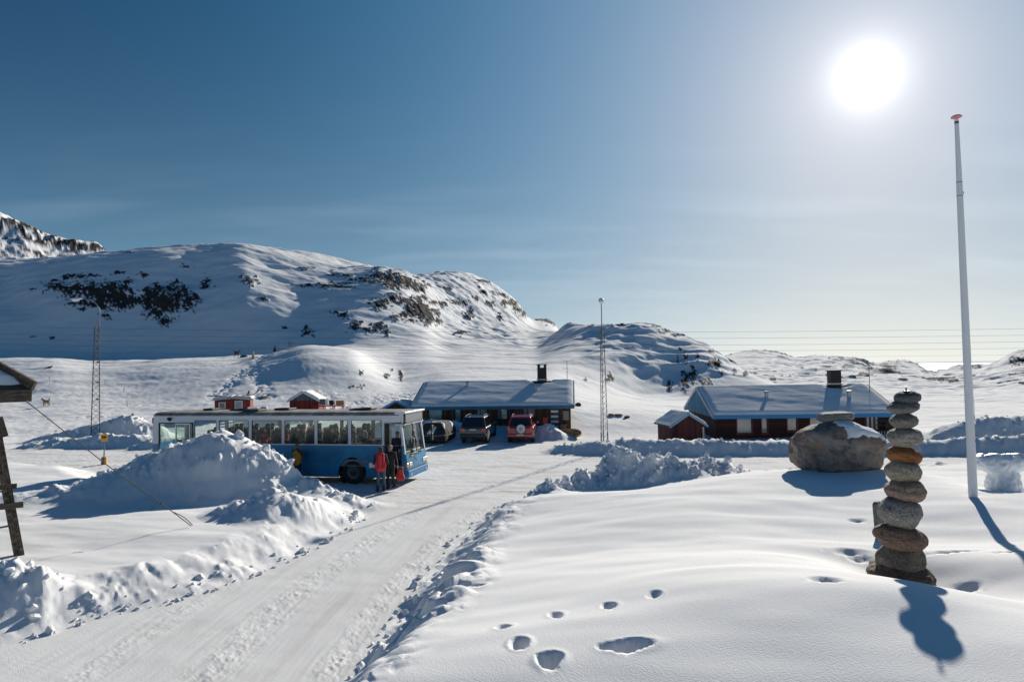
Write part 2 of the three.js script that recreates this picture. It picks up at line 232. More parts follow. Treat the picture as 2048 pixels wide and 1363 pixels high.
// metres right of the eye, metres ahead, height
const plateau = thinPlate([[0, 0, 1.7], [-5, 0, 1.2], [6, 0, 1.6], [12, 0, 1.7], [0, 3, 1.8], [4, 4, 1.85], [8, 4.5, 1.85], [-1.2, 6.4, 1.78], [0, 6.6, 1.9], [2, 6.4, 2.0], [4, 6.3, 2.06], [5.6, 6.4, 2.02], [4.2, 7.3, 2.13], [-0.9, 8.4, 1.66], [-0.2, 9.5, 1.58], [1.7, 8.2, 2.02], [2.6, 8.2, 2.14], [3.5, 8.2, 2.2], [4.65, 8.2, 2.18], [6.1, 8.2, 1.93], [9, 8, 1.8], [2.2, 11, 1.68], [4.9, 11.7, 1.5], [5.5, 11.2, 1.4], [6.6, 10.8, 1.12], [6.65, 11.8, 1.0], [7.4, 12, 1.25], [8.2, 11.7, 1.4], [6.5, 13, 1.28], [0.8, 11.5, 1.45], [2.7, 13, 1.33], [-0.3, 14.5, 0.97], [-0.3, 20, 0.54], [6.5, 14.5, 1.2], [9, 14, 1.15], [4, 16, 1.28], [3.8, 19, 1.18], [4.3, 21.5, 1.02], [6, 21.8, 1.18], [8, 22, 1.3], [9.4, 22.2, 1.3], [10.6, 21.6, 1.28], [12.4, 22.6, 1.3], [8.6, 18.5, 1.22], [12.2, 18.2, 1.24], [14.5, 19.5, 1.1], [15.2, 20.8, 0.8], [16.5, 17.5, 1.25], [12, 26, 0.75], [17, 26, 0.55], [7, 25, 0.8], [4.5, 24, 0.6], [10, 30, 0.3], [20, 30, 0.3], [20, 20, 1], [14, 10, 1.6], [20, 8, 1.8], [1.5, 22.5, 0.7]]);
function region(pts) { // signed distance, positive inside
  const n = pts.length;
  return (x, y) => {
    let d = 1e9, inside = false;
    for (let i = 0, j = n - 1; i < n; j = i++) {
      const [ax, ay] = pts[j], [bx, by] = pts[i], ex = bx - ax, ey = by - ay, t = clamp(((x - ax) * ex + (y - ay) * ey) / (ex * ex + ey * ey));
      const dx = x - ax - ex * t, dy = y - ay - ey * t; d = Math.min(d, dx * dx + dy * dy);
      if ((by > y) !== (ay > y) && x < (ax - bx) * (y - by) / (ay - by) + bx) inside = !inside;
    }
    return (inside ? 1 : -1) * Math.sqrt(d);
  };
}
const onPlateau = region([[-60, -60], [-30, -4], [-12, -1], [-5.5, 3], [-3.3, 7], [-2.55, 10.6], [-2.4, 13.7], [-2.05, 16.9], [-1.55, 20.5], [-0.55, 24.2], [1.6, 26.6], [4, 28.8], [9, 30.4], [17, 32], [30, 33], [70, 34.5], [70, -60]]);
const onLeftField = region([[-70, -3], [-30, 5], [-17, 9], [-12, 11], [-9.2, 12.4], [-8.5, 13.7], [-7.4, 14.5], [-6.5, 16], [-5.6, 18.9], [-4.9, 22.8], [-5.4, 25], [-9, 27.8], [-14, 29], [-18, 31], [-21.5, 35], [-27, 37.6], [-70, 43]]);
const PILES = { // ridge points: right, ahead, height, spread
  big: [[-17, 24.2, 0.2, 2.2], [-15.1, 25, 0.5, 2.6], [-14.4, 25.3, 0.75, 3], [-13.2, 25.8, 1.25, 3.4], [-12, 26, 1.75, 3.5], [-11.1, 26, 2.05, 3.5], [-10, 26, 1.6, 3.2], [-9.3, 25.8, 0.95, 2.8], [-8.7, 25.6, 0.45, 2.4], [-7.8, 25.2, 0.32, 2.2], [-6.6, 24.8, 0.22, 1.7], [-5.3, 24.5, 0.15, 1.1]],
  small: [[-8.2, 21.5, 0.35, 1.6], [-7.4, 21.5, 0.6, 1.9], [-6.9, 21.9, 0.4, 1.5]],
  verge: [[-14.5, 14.4, 0.5, 1.6], [-11.4, 14.1, 0.5, 1.4], [-9.9, 13.9, 0.35, 1.1], [-9.2, 14.1, 0.15, 0.8]],
  blocks: [[0.7, 24.5, 0.1, 0.8], [2.2, 25.4, 0.2, 1.1], [3.4, 26.4, 0.5, 1.6], [4.3, 26.9, 1.25, 1.9], [5.3, 27, 0.85, 2], [6.6, 27, 0.45, 1.8], [7.6, 27.2, 0.5, 1.3], [8.8, 27, 0.12, 1.2]],
  bank: [[3, 39.8, 0.35, 1.6], [5, 39.1, 0.62, 1.8], [9, 38.4, 0.7, 1.8], [16, 37.6, 0.58, 1.8], [24, 36.6, 0.68, 1.8], [30, 36.4, 0.85, 1.9], [46, 36.6, 0.95, 2]],
  heap: [[27.5, 41.5, 1.0, 3], [33, 41.5, 1.3, 3.4]],
  lamp: [[-34, 50, 0.5, 2], [-30.6, 50, 1.1, 2.8], [-27.9, 49.6, 1.75, 2.8], [-26.4, 49.2, 1.2, 2.4]],
  curb: [[-32, 46.4, 0.35, 1.8], [-27.5, 46, 0.75, 2], [-23, 45.2, 0.6, 2], [-20, 44.8, 0.3, 1.6]],
  house: [[-8.2, 49.2, 0.5, 1.6], [-6.8, 49.6, 0.8, 1.5], [-3.9, 48.7, 0.75, 1.5], [-2.2, 49.2, 0.45, 1.2]],
  door: [[0.6, 48.6, 0.4, 1.2], [2.2, 47.8, 0.75, 1.6], [3, 47.2, 0.5, 1.4]],
};
function pileAt(nodes, x, y) {
  let best = 0;
  for (let i = 0; i < nodes.length - 1; i++) {
    const [ax, ay, ah, ar] = nodes[i], [bx, by, bh, br] = nodes[i + 1], ex = bx - ax, ey = by - ay, t = clamp(((x - ax) * ex + (y - ay) * ey) / (ex * ex + ey * ey));
    const d = Math.hypot(x - ax - ex * t, y - ay - ey * t), r = lerp(ar, br, t);
    if (d < r) { const q = 1 - d / r; best = Math.max(best, lerp(ah, bh, t) * q * (2 - q) * (0.35 + 0.65 * sstep(0, 0.9, q))); }
  }
  return best;
}
const pileList = Object.entries(PILES).map(([k, nodes]) => { const xs = nodes.map((n) => n[0]), ys = nodes.map((n) => n[1]); return { k, nodes, x0: Math.min(...xs) - 4, x1: Math.max(...xs) + 4, y0: Math.min(...ys) - 4, y1: Math.max(...ys) + 4 }; });
// holes trodden in the soft snow: sight line, assumed height, half width, half length, depth
const HOLES = [[890, 1163, 1.1, 0.17, 0.3, 0.28], [955, 1170, 1.1, 0.2, 0.26, 0.22], [1040, 1297, 1.62, 0.14, 0.24, 0.28], [1100, 1330, 1.7, 0.17, 0.24, 0.24], [1262, 1300, 1.86, 0.32, 0.17, 0.22], [1008, 1260, 1.55, 0.14, 0.2, 0.13], [1112, 1231, 1.55, 0.13, 0.22, 0.13], [1220, 1210, 1.56, 0.13, 0.22, 0.11], [1312, 1188, 1.6, 0.12, 0.2, 0.09], [1650, 1155, 1.35, 0.3, 0.25, 0.1], [1700, 1105, 1.1, 0.45, 0.3, 0.1], [1720, 1118, 1.1, 0.3, 0.25, 0.1], [1940, 1183, 1.35, 0.3, 0.25, 0.12], [1910, 1105, 1.12, 0.8, 0.14, 0.12], [2030, 1107, 1.15, 0.5, 0.14, 0.12], [1715, 1042, 1.15, 0.35, 0.2, 0.12], [505, 1042, 0.5, 0.4, 0.1, 0.06], [460, 1045, 0.5, 0.3, 0.1, 0.06], [540, 1046, 0.5, 0.25, 0.1, 0.06]].map(([px, py, h0, a, b, dep]) => { const d = ray(px, py), u = d.x / -d.z, t = d.y / -d.z; let D = 4; while (D < 40 && EYE + t * D > (px > 800 ? plateau(u * D, D) : 0.5)) D += 0.02; return [u * D, D, a, b, dep]; });
const inHouse = (x, D) => (Math.abs(x - 19.3) < 5.6 && D > 45.5 && D < 53) || (Math.abs(x + 1.2) < 5.6 && D > 51.5 && D < 59);
// ground: height, what it is (0 snow, 1 road, 2 hill), rockiness, pile id
const trail = [[430, 803], [438, 785], [455, 768], [480, 752], [500, 735], [522, 718], [545, 705], [578, 693]].map(([x, y]) => landHit(x, y, 46)), trail2 = [[528, 795], [524, 770], [512, 750], [500, 735]].map(([x, y]) => landHit(x, y, 46));
const trodden = (x, D) => { let d = 9; for (const T of [trail, trail2]) for (let i = 0; i < T.length - 1; i++) { const a = T[i], b = T[i + 1], ax = a.u * a.D, bx = b.u * b.D, ex = bx - ax, ey = b.D - a.D, t = clamp(((x - ax) * ex + (D - a.D) * ey) / (ex * ex + ey * ey + 1e-6)); d = Math.min(d, Math.hypot(x - ax - ex * t, D - a.D - ey * t)); } return d; };
const G = { h: 0, kind: 0, rock: 0, pile: '', dirt: 0 };
function ground(x, z) {
  const D = -z, r = Math.hypot(x, z), az = Math.atan2(x, D), aa = Math.abs(az);
  let h = 0, kind = 0, rock = 0, pile = '', dirt = 0, crag = 0.6;
  const far = sstep(43, 56, r), back = sstep(0.8, 1.25, aa);
  if (far < 1) {
    const p = onPlateau(x, D), l = onLeftField(x, D);
    if (p > -0.7) {
      const wob = 0.35 * fbm(x * 0.9, D * 0.9, 3), q = p + wob, near = sstep(26, 12, D), width = lerp(1.1, 1.75, near);
      const m = sstep(-0.12, width, q), P = clamp(plateau(x, D), 0.05, 3.3);
      const drift = 0.15 * fbm(x * 0.16 + D * 0.1, D * 0.3 - x * 0.05, 3) + 0.026 * fbm(x * 0.45 + D * 0.3, D * 1.0, 2) ;
      h = m * (P + drift * sstep(0.3, 2.6, q) * sstep(2, 5.5, r));
      const edge = sstep(-0.1, 0.35, q) * (1 - sstep(0.9, 2.3, q));
      if (edge > 0) h += edge * (0.42 * clods(x * 1.5, D * 1.5) * sstep(-0.12, 0.3, fbm(x * 0.7 + 8, D * 0.7, 2)) + 0.1 * clods(x * 4.1 + 9, D * 4.1) * sstep(-0.2, 0.2, fbm(x, D + 5, 2)) - 0.06 + 0.22 * fbm(x * 1.1, D * 1.1, 4)) * (0.35 + 0.65 * near + 0.4 * sstep(22, 25, D));
      if (q < 0.02) kind = 1;
    } else if (l > -0.6) {
      const wob = 0.3 * fbm(x * 0.9, D * 0.9, 3), q = l + wob;
      const drift = 0.14 * fbm(x * 0.16 + D * 0.1, D * 0.3, 3) + 0.035 * fbm(x * 0.5 + D * 0.35, D * 1.1, 3) ;
      h = sstep(-0.1, 1.9, q) * (0.5 + drift);
      const edge = 0.6 * sstep(-0.1, 0.4, q) * (1 - sstep(1.1, 2, q)) * sstep(27, 24, D);
      if (edge > 0) h += edge * (0.1 + 0.2 * clods(x * 1.5, D * 1.5) * sstep(0.02, 0.4, fbm(x * 0.6, D * 0.6, 2)) + 0.09 * clods(x * 4.1 + 9, D * 4.1) * sstep(-0.05, 0.3, fbm(x * 0.9, D * 0.9, 2)) + 0.16 * fbm(x * 1.1, D * 1.1, 4));
      if (q < 0.02) kind = 1;
    } else kind = 1;
    if (kind === 1) { // packed snow: ruts and crumbs along the lane
      const w = -p, lane = sstep(27, 23, D) * sstep(-22, -14, x);
      const along = D * 0.95 + x * 0.3, across = w;
      const band = lane * (Math.exp(-(((across - 2.45 - 0.1 * noise2(along * 0.3, 1)) / 0.38) ** 2)) + Math.exp(-(((across - 0.45) / 0.3) ** 2)) + 0.5 * Math.exp(-(((across - 4.5 - 0.3 * noise2(along * 0.2, 4)) / 0.35) ** 2)));
      h += 0.012 * fbm(x * 0.8, D * 0.8, 3) + 0.02 * fbm(across * 7, along * 0.5, 3) * (0.35 + 0.5 * band) + band * (0.028 * fbm(x * 4.1, D * 4.1, 4, 0.7) + 0.02 * clods(x * 11, D * 11) * sstep(-0.1, 0.3, fbm(x * 1.7, D * 1.7, 2)));
      const cross = 1 - lane; h += cross * (0.03 * fbm(x * 0.35 + D * 0.05, D * 3.1 + x * 0.5, 3) + 0.02 * fbm(x * 1.1, D * 6 + x, 2));
      dirt = sstep(0, 0.45, fbm(x * 0.5 + 3, D * 1.6 + x * 0.25, 4)) * (0.35 + 0.65 * cross) + lane * 0.5 * sstep(0.05, 0.5, fbm(across * 3.3, along * 0.18, 4, 0.6)) + 0.3 * sstep(0.2, 0.5, fbm(x * 2.2, D * 2.2, 4, 0.7));
      if (D > 46 && x > -20 && x < 30) kind = 0;
    }
    for (const [hx, hd, a, b, dep] of HOLES) {
      const dx = (x - hx) / (a * 0.55), dy = (D - hd) / (b * 0.52), q = dx * dx + dy * dy;
      if (q < 6) { const wv = Math.sqrt(q) * (1 + 0.45 * noise2(x * 5, D * 5) + 0.18 * noise2(x * 12, D * 12)) * (1 + 0.25 * dx / (1 + q)); h -= dep * 0.8 * (1 - sstep(0, 1.7, wv)); h += dep * 0.05 * Math.exp(-((Math.sqrt(q) - 1.6) ** 2) * 4); }
    }
  }
  if (far > 0 || kind === 1 && far > 0) {
    const az2 = clamp(az, -0.71, 0.71), u = Math.tan(az2), Df = r * Math.cos(az2);
    let H = landH(u, Math.max(D0, Df));
    const big = sstep(60, 200, r), hill = sstep(112, 150, Df) * (u < 0.1 ? 1 : 0.6);
    const soft = fbm(x * 0.045 + z * 0.03, z * 0.07, 4), fine = fbm(x * 0.18 + z * 0.1, z * 0.3, 3);
    H += soft * (0.35 + 1.1 * big) + fine * (0.14 + 0.3 * big) + 0.05 * fbm(x * 1.3, z * 1.3, 2) * (1 - big);
    if (Df > 50 && Df < 112 && u < -0.1 && u > -0.72) {
      const path = u > -0.5 ? sstep(1.5, 0.3, trodden(x, D) + 0.6 * noise2(x * 0.5, z * 0.5)) : 0, yard = sstep(50, 56, Df) * sstep(84, 68, Df) * sstep(-0.02, 0.3, fbm(x * 0.11 + 3, z * 0.14, 3) + (u > -0.3 ? 0.16 : 0.02));
      H += path * (0.22 * fbm(x * 1.6, z * 0.9, 3, 0.7) - 0.1) + yard * 0.2 * fbm(x * 1.3, z * 0.8, 3, 0.75);
    }
    const craggy = Math.max(0.75 * sstep(-0.34, -0.14, u) * sstep(0.04, 0, u) * sstep(140, 165, Df), 0.75 * sstep(0.08, 0.14, u) * sstep(0.36, 0.3, u) * sstep(98, 112, Df) * sstep(170, 150, Df), 0.15 * sstep(-0.45, -0.6, u) * sstep(130, 140, Df)); // broken, ledgy slopes
    if (craggy > 0 && Df < 320) { const m = 1 - 2.4 * Math.abs(fbm(x * 0.055 + z * 0.02, z * 0.05 - x * 0.015 + 9, 4, 0.55)), l = H * 0.55 + 1.2 * fbm(x * 0.04, z * 0.04, 2), st = l - Math.floor(l); H += craggy * (1.5 * (m - 0.45) + 0.55 * (sstep(0.25, 0.6, st) - st)); }
    const rug = sstep(0.28, 0.42, u) * sstep(130, 260, r); // the hummocky land towards the sea
    if (rug > 0) { const n = fbm(x * 0.017 + 2, z * 0.022, 5, 0.55), m = 1 - Math.abs(fbm(x * 0.03, z * 0.04 + 5, 4, 0.55)) * 2.2; H += rug * (3.2 * n + 2.2 * (m - 0.55)) * Math.min(1.3, r / 350); if (n > 0.1 && fbm(x * 0.12, z * 0.12, 3) + 0.6 * n > 0.36) rock = Math.max(rock, 0.9); }
    const mount = sstep(560, 640, r) * sstep(-0.5, -0.55, u); // the mountain far left
    if (mount > 0) { const n = fbm(x * 0.012, z * 0.012, 5, 0.6), m = 1 - 2 * Math.abs(fbm(x * 0.02 + 3, z * 0.01, 5, 0.6)); H += mount * (9 * n + 6 * m - 5); if (fbm3(x * 0.07 + n, H * 0.1, z * 0.05, 5, 0.72) + 0.22 * m > 0.3) rock = Math.max(rock, 0.6); }
    if (Df > 60) for (const k of rocks) {
      if (Math.abs(u - k.u) > k.a * 2.2) continue;
      const dy = (H - k.h) / k.b; if (Math.abs(dy) > 2.2 || Math.abs(Df - k.D) > k.D * 0.16) continue;
      const e = 1 - Math.hypot((u - k.u) / k.a, dy), s = k.D / 150;
      const n = k.tall ? fbm3(x * 0.9 / s, H * 0.32 / s, z * 0.3 / s, 5, 0.74) : fbm3(x * 0.5 / s, H * 1.3 / s, z * 0.4 / s, 5, 0.74);
      const drape = Math.abs(fbm3(x * 0.75 / s + 7, H * 0.22 / s, z * 0.25 / s, 4, 0.65)) < 0.06 ? 0.5 : 0; // snow lying in the gullies
      const m = sstep(0.1, 0.3, e + 1.65 * n - drape); if (m > rock) { rock = m; crag = Math.min(1.1, 0.3 + 0.12 * k.b); }
    }
    if (rock > 0.02) { const n = 1 - Math.abs(fbm3(x * 0.35, H * 0.35, z * 0.35, 4, 0.6)) * 2.4; H += rock * (0.12 + 0.8 * (n - 0.35)) * crag * Math.min(2, r / 150); }
    H = lerp(H, 2.5 + 2 * fbm(x * 0.02, z * 0.02, 3), back);
    h = lerp(h, H, far); if (far > 0.5) { kind = r > 108 ? 2 : (kind === 1 && D < 47.5 ? 1 : 0); }
  }
  if (r < 60) for (const p of pileList) if (x > p.x0 && x < p.x1 && D > p.y0 && D < p.y1) {
    const v = pileAt(p.nodes, x + 0.25 * fbm(x * 1.1, D * 1.1, 3), D + 0.25 * fbm(x * 1.1 + 40, D * 1.1, 3));
    if (v > 0) {
      const e = sstep(0, 0.3, v), soft = p.k === 'small' || p.k === 'verge' ? 0.5 : p.k === 'big' ? 0.6 : p.k === 'blocks' ? 0.8 : 0.55, bit = p.k === 'blocks' ? 1.1 : 0.15 + 0.85 * sstep(-0.1, 0.25, fbm(x * 0.8 + 3, D * 0.8, 3) + (p.k === 'big' ? 0.25 * (D - 25.2) + 0.12 * Math.max(0, x + 9.5) : 0));
      h += v + e * soft * (0.3 * (clods(x * 1.3, D * 1.3) - 0.3) * bit + 0.26 * clods(x * 2.6 + 5, D * 2.6) * bit + 0.13 * clods(x * 5.3 + 5, D * 5.3) * bit + 0.32 * fbm(x * 0.9, D * 0.9, 4, 0.55));
      if (v > 0.1) { pile = p.k; kind = 0; }
    }
  }
  G.h = h; G.kind = kind; G.rock = rock; G.pile = pile; G.dirt = dirt; return h;
}
const gy = (x, D) => ground(x, -D);
const onGround = (px, D) => { const d = ray(px, 760), x = d.x / -d.z * D; return [x, gy(x, D), -D]; };

// one sheet of ground, fine where the eye looks, cut into what it is made of
const grainTex = tex(512, (u, v) => 0.5 + 0.9 * tnoise(u, v, 40, 3) + 0.5 * tnoise(u + 0.3, v, 150, 1));
const snowMat = phys([1, 1, 1], 1, { vertexColors: true, bumpMap: grainTex, bumpScale: 0.0026, specularIntensity: 0.15 });
const rockBump = tex(512, (u, v) => 0.5 + 0.8 * tnoise(u, v, 9, 5));
{
  const angles = [], half = 0.705, NA = 960;
  for (let a = -Math.PI; a < -half - 0.02; a += 0.05) angles.push(a);
  for (let i = 0; i <= NA; i++) angles.push(-half + 2 * half * i / NA);
  for (let a = half + 0.03; a < Math.PI - 0.02; a += 0.05) angles.push(a);
  const radii = [0.6, 1.2, 1.8, 2.4, 3, 3.5, 4];
  const push = (to, f) => { let r = radii[radii.length - 1]; while (r < to) { r += f(r); radii.push(r); } };
  push(60, (r) => r * 0.0068); push(110, (r) => r * 0.0075); push(285, (r) => 0.42 + Math.max(0, r - 215) * 0.02); push(640, (r) => r * 0.0075); push(2300, (r) => r * 0.02);
  const NR = radii.length, NC = angles.length;
  const P = new Float32Array(NR * NC * 3), C = new Float32Array(NR * NC * 3), K = new Array(NR * NC);
  for (let j = 0; j < NR; j++) for (let i = 0; i < NC; i++) {
    const x = Math.sin(angles[i]) * radii[j], z = -Math.cos(angles[i]) * radii[j], o = (j * NC + i) * 3;
    ground(x, z);
    P[o] = x; P[o + 1] = G.h; P[o + 2] = z;
    const n = fbm(x * 0.7, z * 0.7, 2), s = 0.86 + 0.02 * n; let c = [s, s, s * 1.005];
    if (G.kind === 1) { const g = 0.8 + 0.04 * n, d = G.dirt * 0.22; c = [g * (1 - d * 0.9), g * (1 - d), g * (1 - d * 1.15)]; }
    if (G.rock > 0.45) { const v = 0.048 + 0.04 * fbm3(x * 0.5, G.h * 0.5, z * 0.5, 3), w = sstep(0, 0.35, fbm3(x * 0.12, G.h * 0.2, z * 0.12, 3)); c = [v * lerp(1, 1.55, w), v * lerp(0.95, 1.08, w), v * lerp(0.95, 0.82, w)]; }
    C[o] = c[0]; C[o + 1] = c[1]; C[o + 2] = c[2];
    K[j * NC + i] = G.pile || ['snow_ground', 'snow_road', 'hills'][G.kind];
  }
  const N = new Float32Array(NR * NC * 3), a = V(0, 0, 0), b = V(0, 0, 0);
  for (let j = 0; j < NR; j++) for (let i = 0; i < NC; i++) {
    const j0 = Math.max(0, j - 1), j1 = Math.min(NR - 1, j + 1), i0 = (i + NC - 1) % NC, i1 = (i + 1) % NC, p = (q, k) => (q * NC + k) * 3;
    const A = p(j0, i), B = p(j1, i), E = p(j, i0), F = p(j, i1);
    a.set(P[B] - P[A], P[B + 1] - P[A + 1], P[B + 2] - P[A + 2]); b.set(P[F] - P[E], P[F + 1] - P[E + 1], P[F + 2] - P[E + 2]);
    b.cross(a).normalize(); if (b.y < 0) b.negate();
    const o = p(j, i); N[o] = b.x; N[o + 1] = b.y; N[o + 2] = b.z;
  }
  const faces = {};
  for (let j = 0; j < NR - 1; j++) for (let i = 0; i < NC; i++) { const i1 = (i + 1) % NC, q = j * NC + i, s = j * NC + i1, t = q + NC, w = s + NC; (faces[K[q]] ??= []).push(q, s, t, s, w, t); }
  const LABEL = { big: ['tall ploughed snow pile in front of the blue bus', 'snow pile'], small: ['low smooth snow mound at the foot of the tall pile by the bus', 'snow pile'], verge: ['crumbled snow heap at the near left edge of the lane', 'snow pile'], blocks: ['heap of broken snow blocks on the right side of the lane mouth', 'snow pile'], bank: ['long ploughed snow bank along the main road before the house with the blue gable', 'snow bank'], heap: ['snow heap behind the flagpole beyond the ploughed bank', 'snow pile'], lamp: ['lumpy snow pile at the foot of the street lamp mast', 'snow pile'], curb: ['smooth low snow ridge between the road and the street lamp mast', 'snow bank'], house: ['snow heap between the covered car and the house wall', 'snow pile'], door: ['snow heap between the red car and the house door', 'snow pile'] };
  for (const [k, list] of Object.entries(faces)) {
    const map = new Map(), idx = new Uint32Array(list.length);
    list.forEach((v, n) => { let m = map.get(v); if (m === undefined) map.set(v, m = map.size); idx[n] = m; });
    const p = new Float32Array(map.size * 3), nn = new Float32Array(map.size * 3), c = new Float32Array(map.size * 3), uv = new Float32Array(map.size * 2);
    for (const [v, m] of map) { for (let q = 0; q < 3; q++) { p[m * 3 + q] = P[v * 3 + q]; nn[m * 3 + q] = N[v * 3 + q]; c[m * 3 + q] = C[v * 3 + q]; } uv[m * 2] = P[v * 3] / 0.9; uv[m * 2 + 1] = P[v * 3 + 2] / 0.9; }
    const g = new THREE.BufferGeometry();
    g.setAttribute('position', new THREE.BufferAttribute(p, 3)); g.setAttribute('normal', new THREE.BufferAttribute(nn, 3)); g.setAttribute('color', new THREE.BufferAttribute(c, 3)); g.setAttribute('uv', new THREE.BufferAttribute(uv, 2)); g.setIndex(new THREE.BufferAttribute(idx, 1));
    if (LABEL[k]) solo(LABEL[k][1].replace(' ', '_'), g, snowMat, ...LABEL[k]); else struct(k, g, snowMat);
  }
  console.log('terrain', NR, NC, NR * NC);
}
{ // the sea below the hills
  const g = new THREE.RingGeometry(700, 45000, 180, 24, 0, Math.PI * 2).rotateX(-Math.PI / 2).translate(0, -26, 0);
  const b = tex(512, (u, v) => 0.5 + 0.6 * tnoise(u, v, 14, 4)), m = phys([0.02, 0.045, 0.06], 0.22, { bumpMap: b, bumpScale: 1.2, ior: 1.33 });
  const q = g.attributes.position, uv = g.attributes.uv; for (let i = 0; i < q.count; i++) uv.setXY(i, q.getX(i) / 60, q.getZ(i) / 60);
  struct('sea', g, m);
}
// ---------------------------------------------------------------- mesher for bodies and soft shapes: tapered bones joined smoothly
function fleshed(bones, cell = 0.015, k = 0.035, colored = true) {
  const lo = V(1e9, 1e9, 1e9), hi = V(-1e9, -1e9, -1e9);
  for (const b of bones) for (const [p, r] of [[b.a, b.ra], [b.b, b.rb]]) for (const q of ['x', 'y', 'z']) { lo[q] = Math.min(lo[q], p[q] - r * (b.s?.[q] ?? 1)); hi[q] = Math.max(hi[q], p[q] + r * (b.s?.[q] ?? 1)); }
  lo.addScalar(-3 * cell); hi.addScalar(3 * cell);
  const nx = Math.ceil((hi.x - lo.x) / cell), ny = Math.ceil((hi.y - lo.y) / cell), nz = Math.ceil((hi.z - lo.z) / cell);
  const F = new Float32Array(nx * ny * nz).fill(9), B = new Float32Array(nx * ny * nz).fill(9), I = new Uint16Array(nx * ny * nz);
  bones.forEach((b, bi) => {
    const m = 0.06 + 2 * cell, R = Math.max(b.ra, b.rb) + m, s = b.s ?? { x: 1, y: 1, z: 1 }, d = b.b.clone().sub(b.a), L2 = Math.max(1e-9, d.lengthSq()), kk = b.k ?? k;
    const r = (q, n) => [Math.max(0, Math.floor((Math.min(b.a[q], b.b[q]) - R * s[q] - lo[q]) / cell)), Math.min(n, Math.ceil((Math.max(b.a[q], b.b[q]) + R * s[q] - lo[q]) / cell))];
    const [x0, x1] = r('x', nx), [y0, y1] = r('y', ny), [z0, z1] = r('z', nz);
    for (let z = z0; z < z1; z++) for (let y = y0; y < y1; y++) for (let x = x0; x < x1; x++) {
      const px = lo.x + x * cell - b.a.x, py = lo.y + y * cell - b.a.y, pz = lo.z + z * cell - b.a.z, t = clamp((px * d.x + py * d.y + pz * d.z) / L2);
      const dist = Math.hypot((px - d.x * t) / s.x, (py - d.y * t) / s.y, (pz - d.z * t) / s.z) - lerp(b.ra, b.rb, t), o = (z * ny + y) * nx + x;
      const f = F[o], h = Math.max(kk - Math.abs(f - dist), 0) / kk;
      F[o] = Math.min(f, dist) - h * h * kk * 0.25;
      if (dist < B[o]) { B[o] = dist; I[o] = bi; }
    }
  });
  const pos = [], col = [], id = new Int32Array(nx * ny * nz).fill(-1), idx = [];
  for (let z = 0; z < nz - 1; z++) for (let y = 0; y < ny - 1; y++) for (let x = 0; x < nx - 1; x++) {
    let n = 0, sx = 0, sy = 0, sz = 0, mask = 0; const at8 = (i) => ((z + (i >> 2)) * ny + y + ((i >> 1) & 1)) * nx + x + (i & 1);
    for (let i = 0; i < 8; i++) if (F[at8(i)] < 0) mask |= 1 << i;
    if (!mask || mask === 255) continue;
    for (const [p, q] of [[0, 1], [2, 3], [4, 5], [6, 7], [0, 2], [1, 3], [4, 6], [5, 7], [0, 4], [1, 5], [2, 6], [3, 7]]) if (((mask >> p) & 1) !== ((mask >> q) & 1)) {
      const a = F[at8(p)], b = F[at8(q)], t = a / (a - b); sx += (p & 1) + ((q & 1) - (p & 1)) * t; sy += ((p >> 1) & 1) + (((q >> 1) & 1) - ((p >> 1) & 1)) * t; sz += (p >> 2) + ((q >> 2) - (p >> 2)) * t; n++;
    }
    const o = (z * ny + y) * nx + x; id[o] = pos.length / 3;
    pos.push(lo.x + (x + sx / n) * cell, lo.y + (y + sy / n) * cell, lo.z + (z + sz / n) * cell);
    const c = bones[I[o]].c ?? [0.5, 0.5, 0.5]; col.push(...c);
  }
  const quad = (a, b, c, d, flip) => { if (a < 0 || b < 0 || c < 0 || d < 0) return; if (flip) idx.push(a, c, b, a, d, c); else idx.push(a, b, c, a, c, d); };
  for (let z = 1; z < nz - 1; z++) for (let y = 1; y < ny - 1; y++) for (let x = 1; x < nx - 1; x++) {
    const o = (z * ny + y) * nx + x, f = F[o] < 0;
    if (f !== (F[o + 1] < 0)) quad(id[o], id[o - nx], id[o - nx - nx * ny], id[o - nx * ny], f);
    if (f !== (F[o + nx] < 0)) quad(id[o], id[o - nx * ny], id[o - 1 - nx * ny], id[o - 1], f);
    if (f !== (F[o + nx * ny] < 0)) quad(id[o], id[o - 1], id[o - 1 - nx], id[o - nx], f);
  }
  for (let i = 0; i < idx.length; i += 3) { const t = idx[i + 1]; idx[i + 1] = idx[i + 2]; idx[i + 2] = t; }
  const g = new THREE.BufferGeometry(); g.setAttribute('position', new THREE.Float32BufferAttribute(pos, 3)); g.setIndex(idx);
  g.setAttribute('uv', new THREE.Float32BufferAttribute(new Float32Array(pos.length / 3 * 2), 2));
  if (colored) g.setAttribute('color', new THREE.Float32BufferAttribute(col, 3));
  g.computeVertexNormals(); return g;
}
const bone = (a, b, ra, rb = ra, c, s, k) => ({ a: a.isVector3 ? a : V(...a), b: b.isVector3 ? b : V(...b), ra, rb, c, s: s && { x: s[0], y: s[1], z: s[2] }, k });

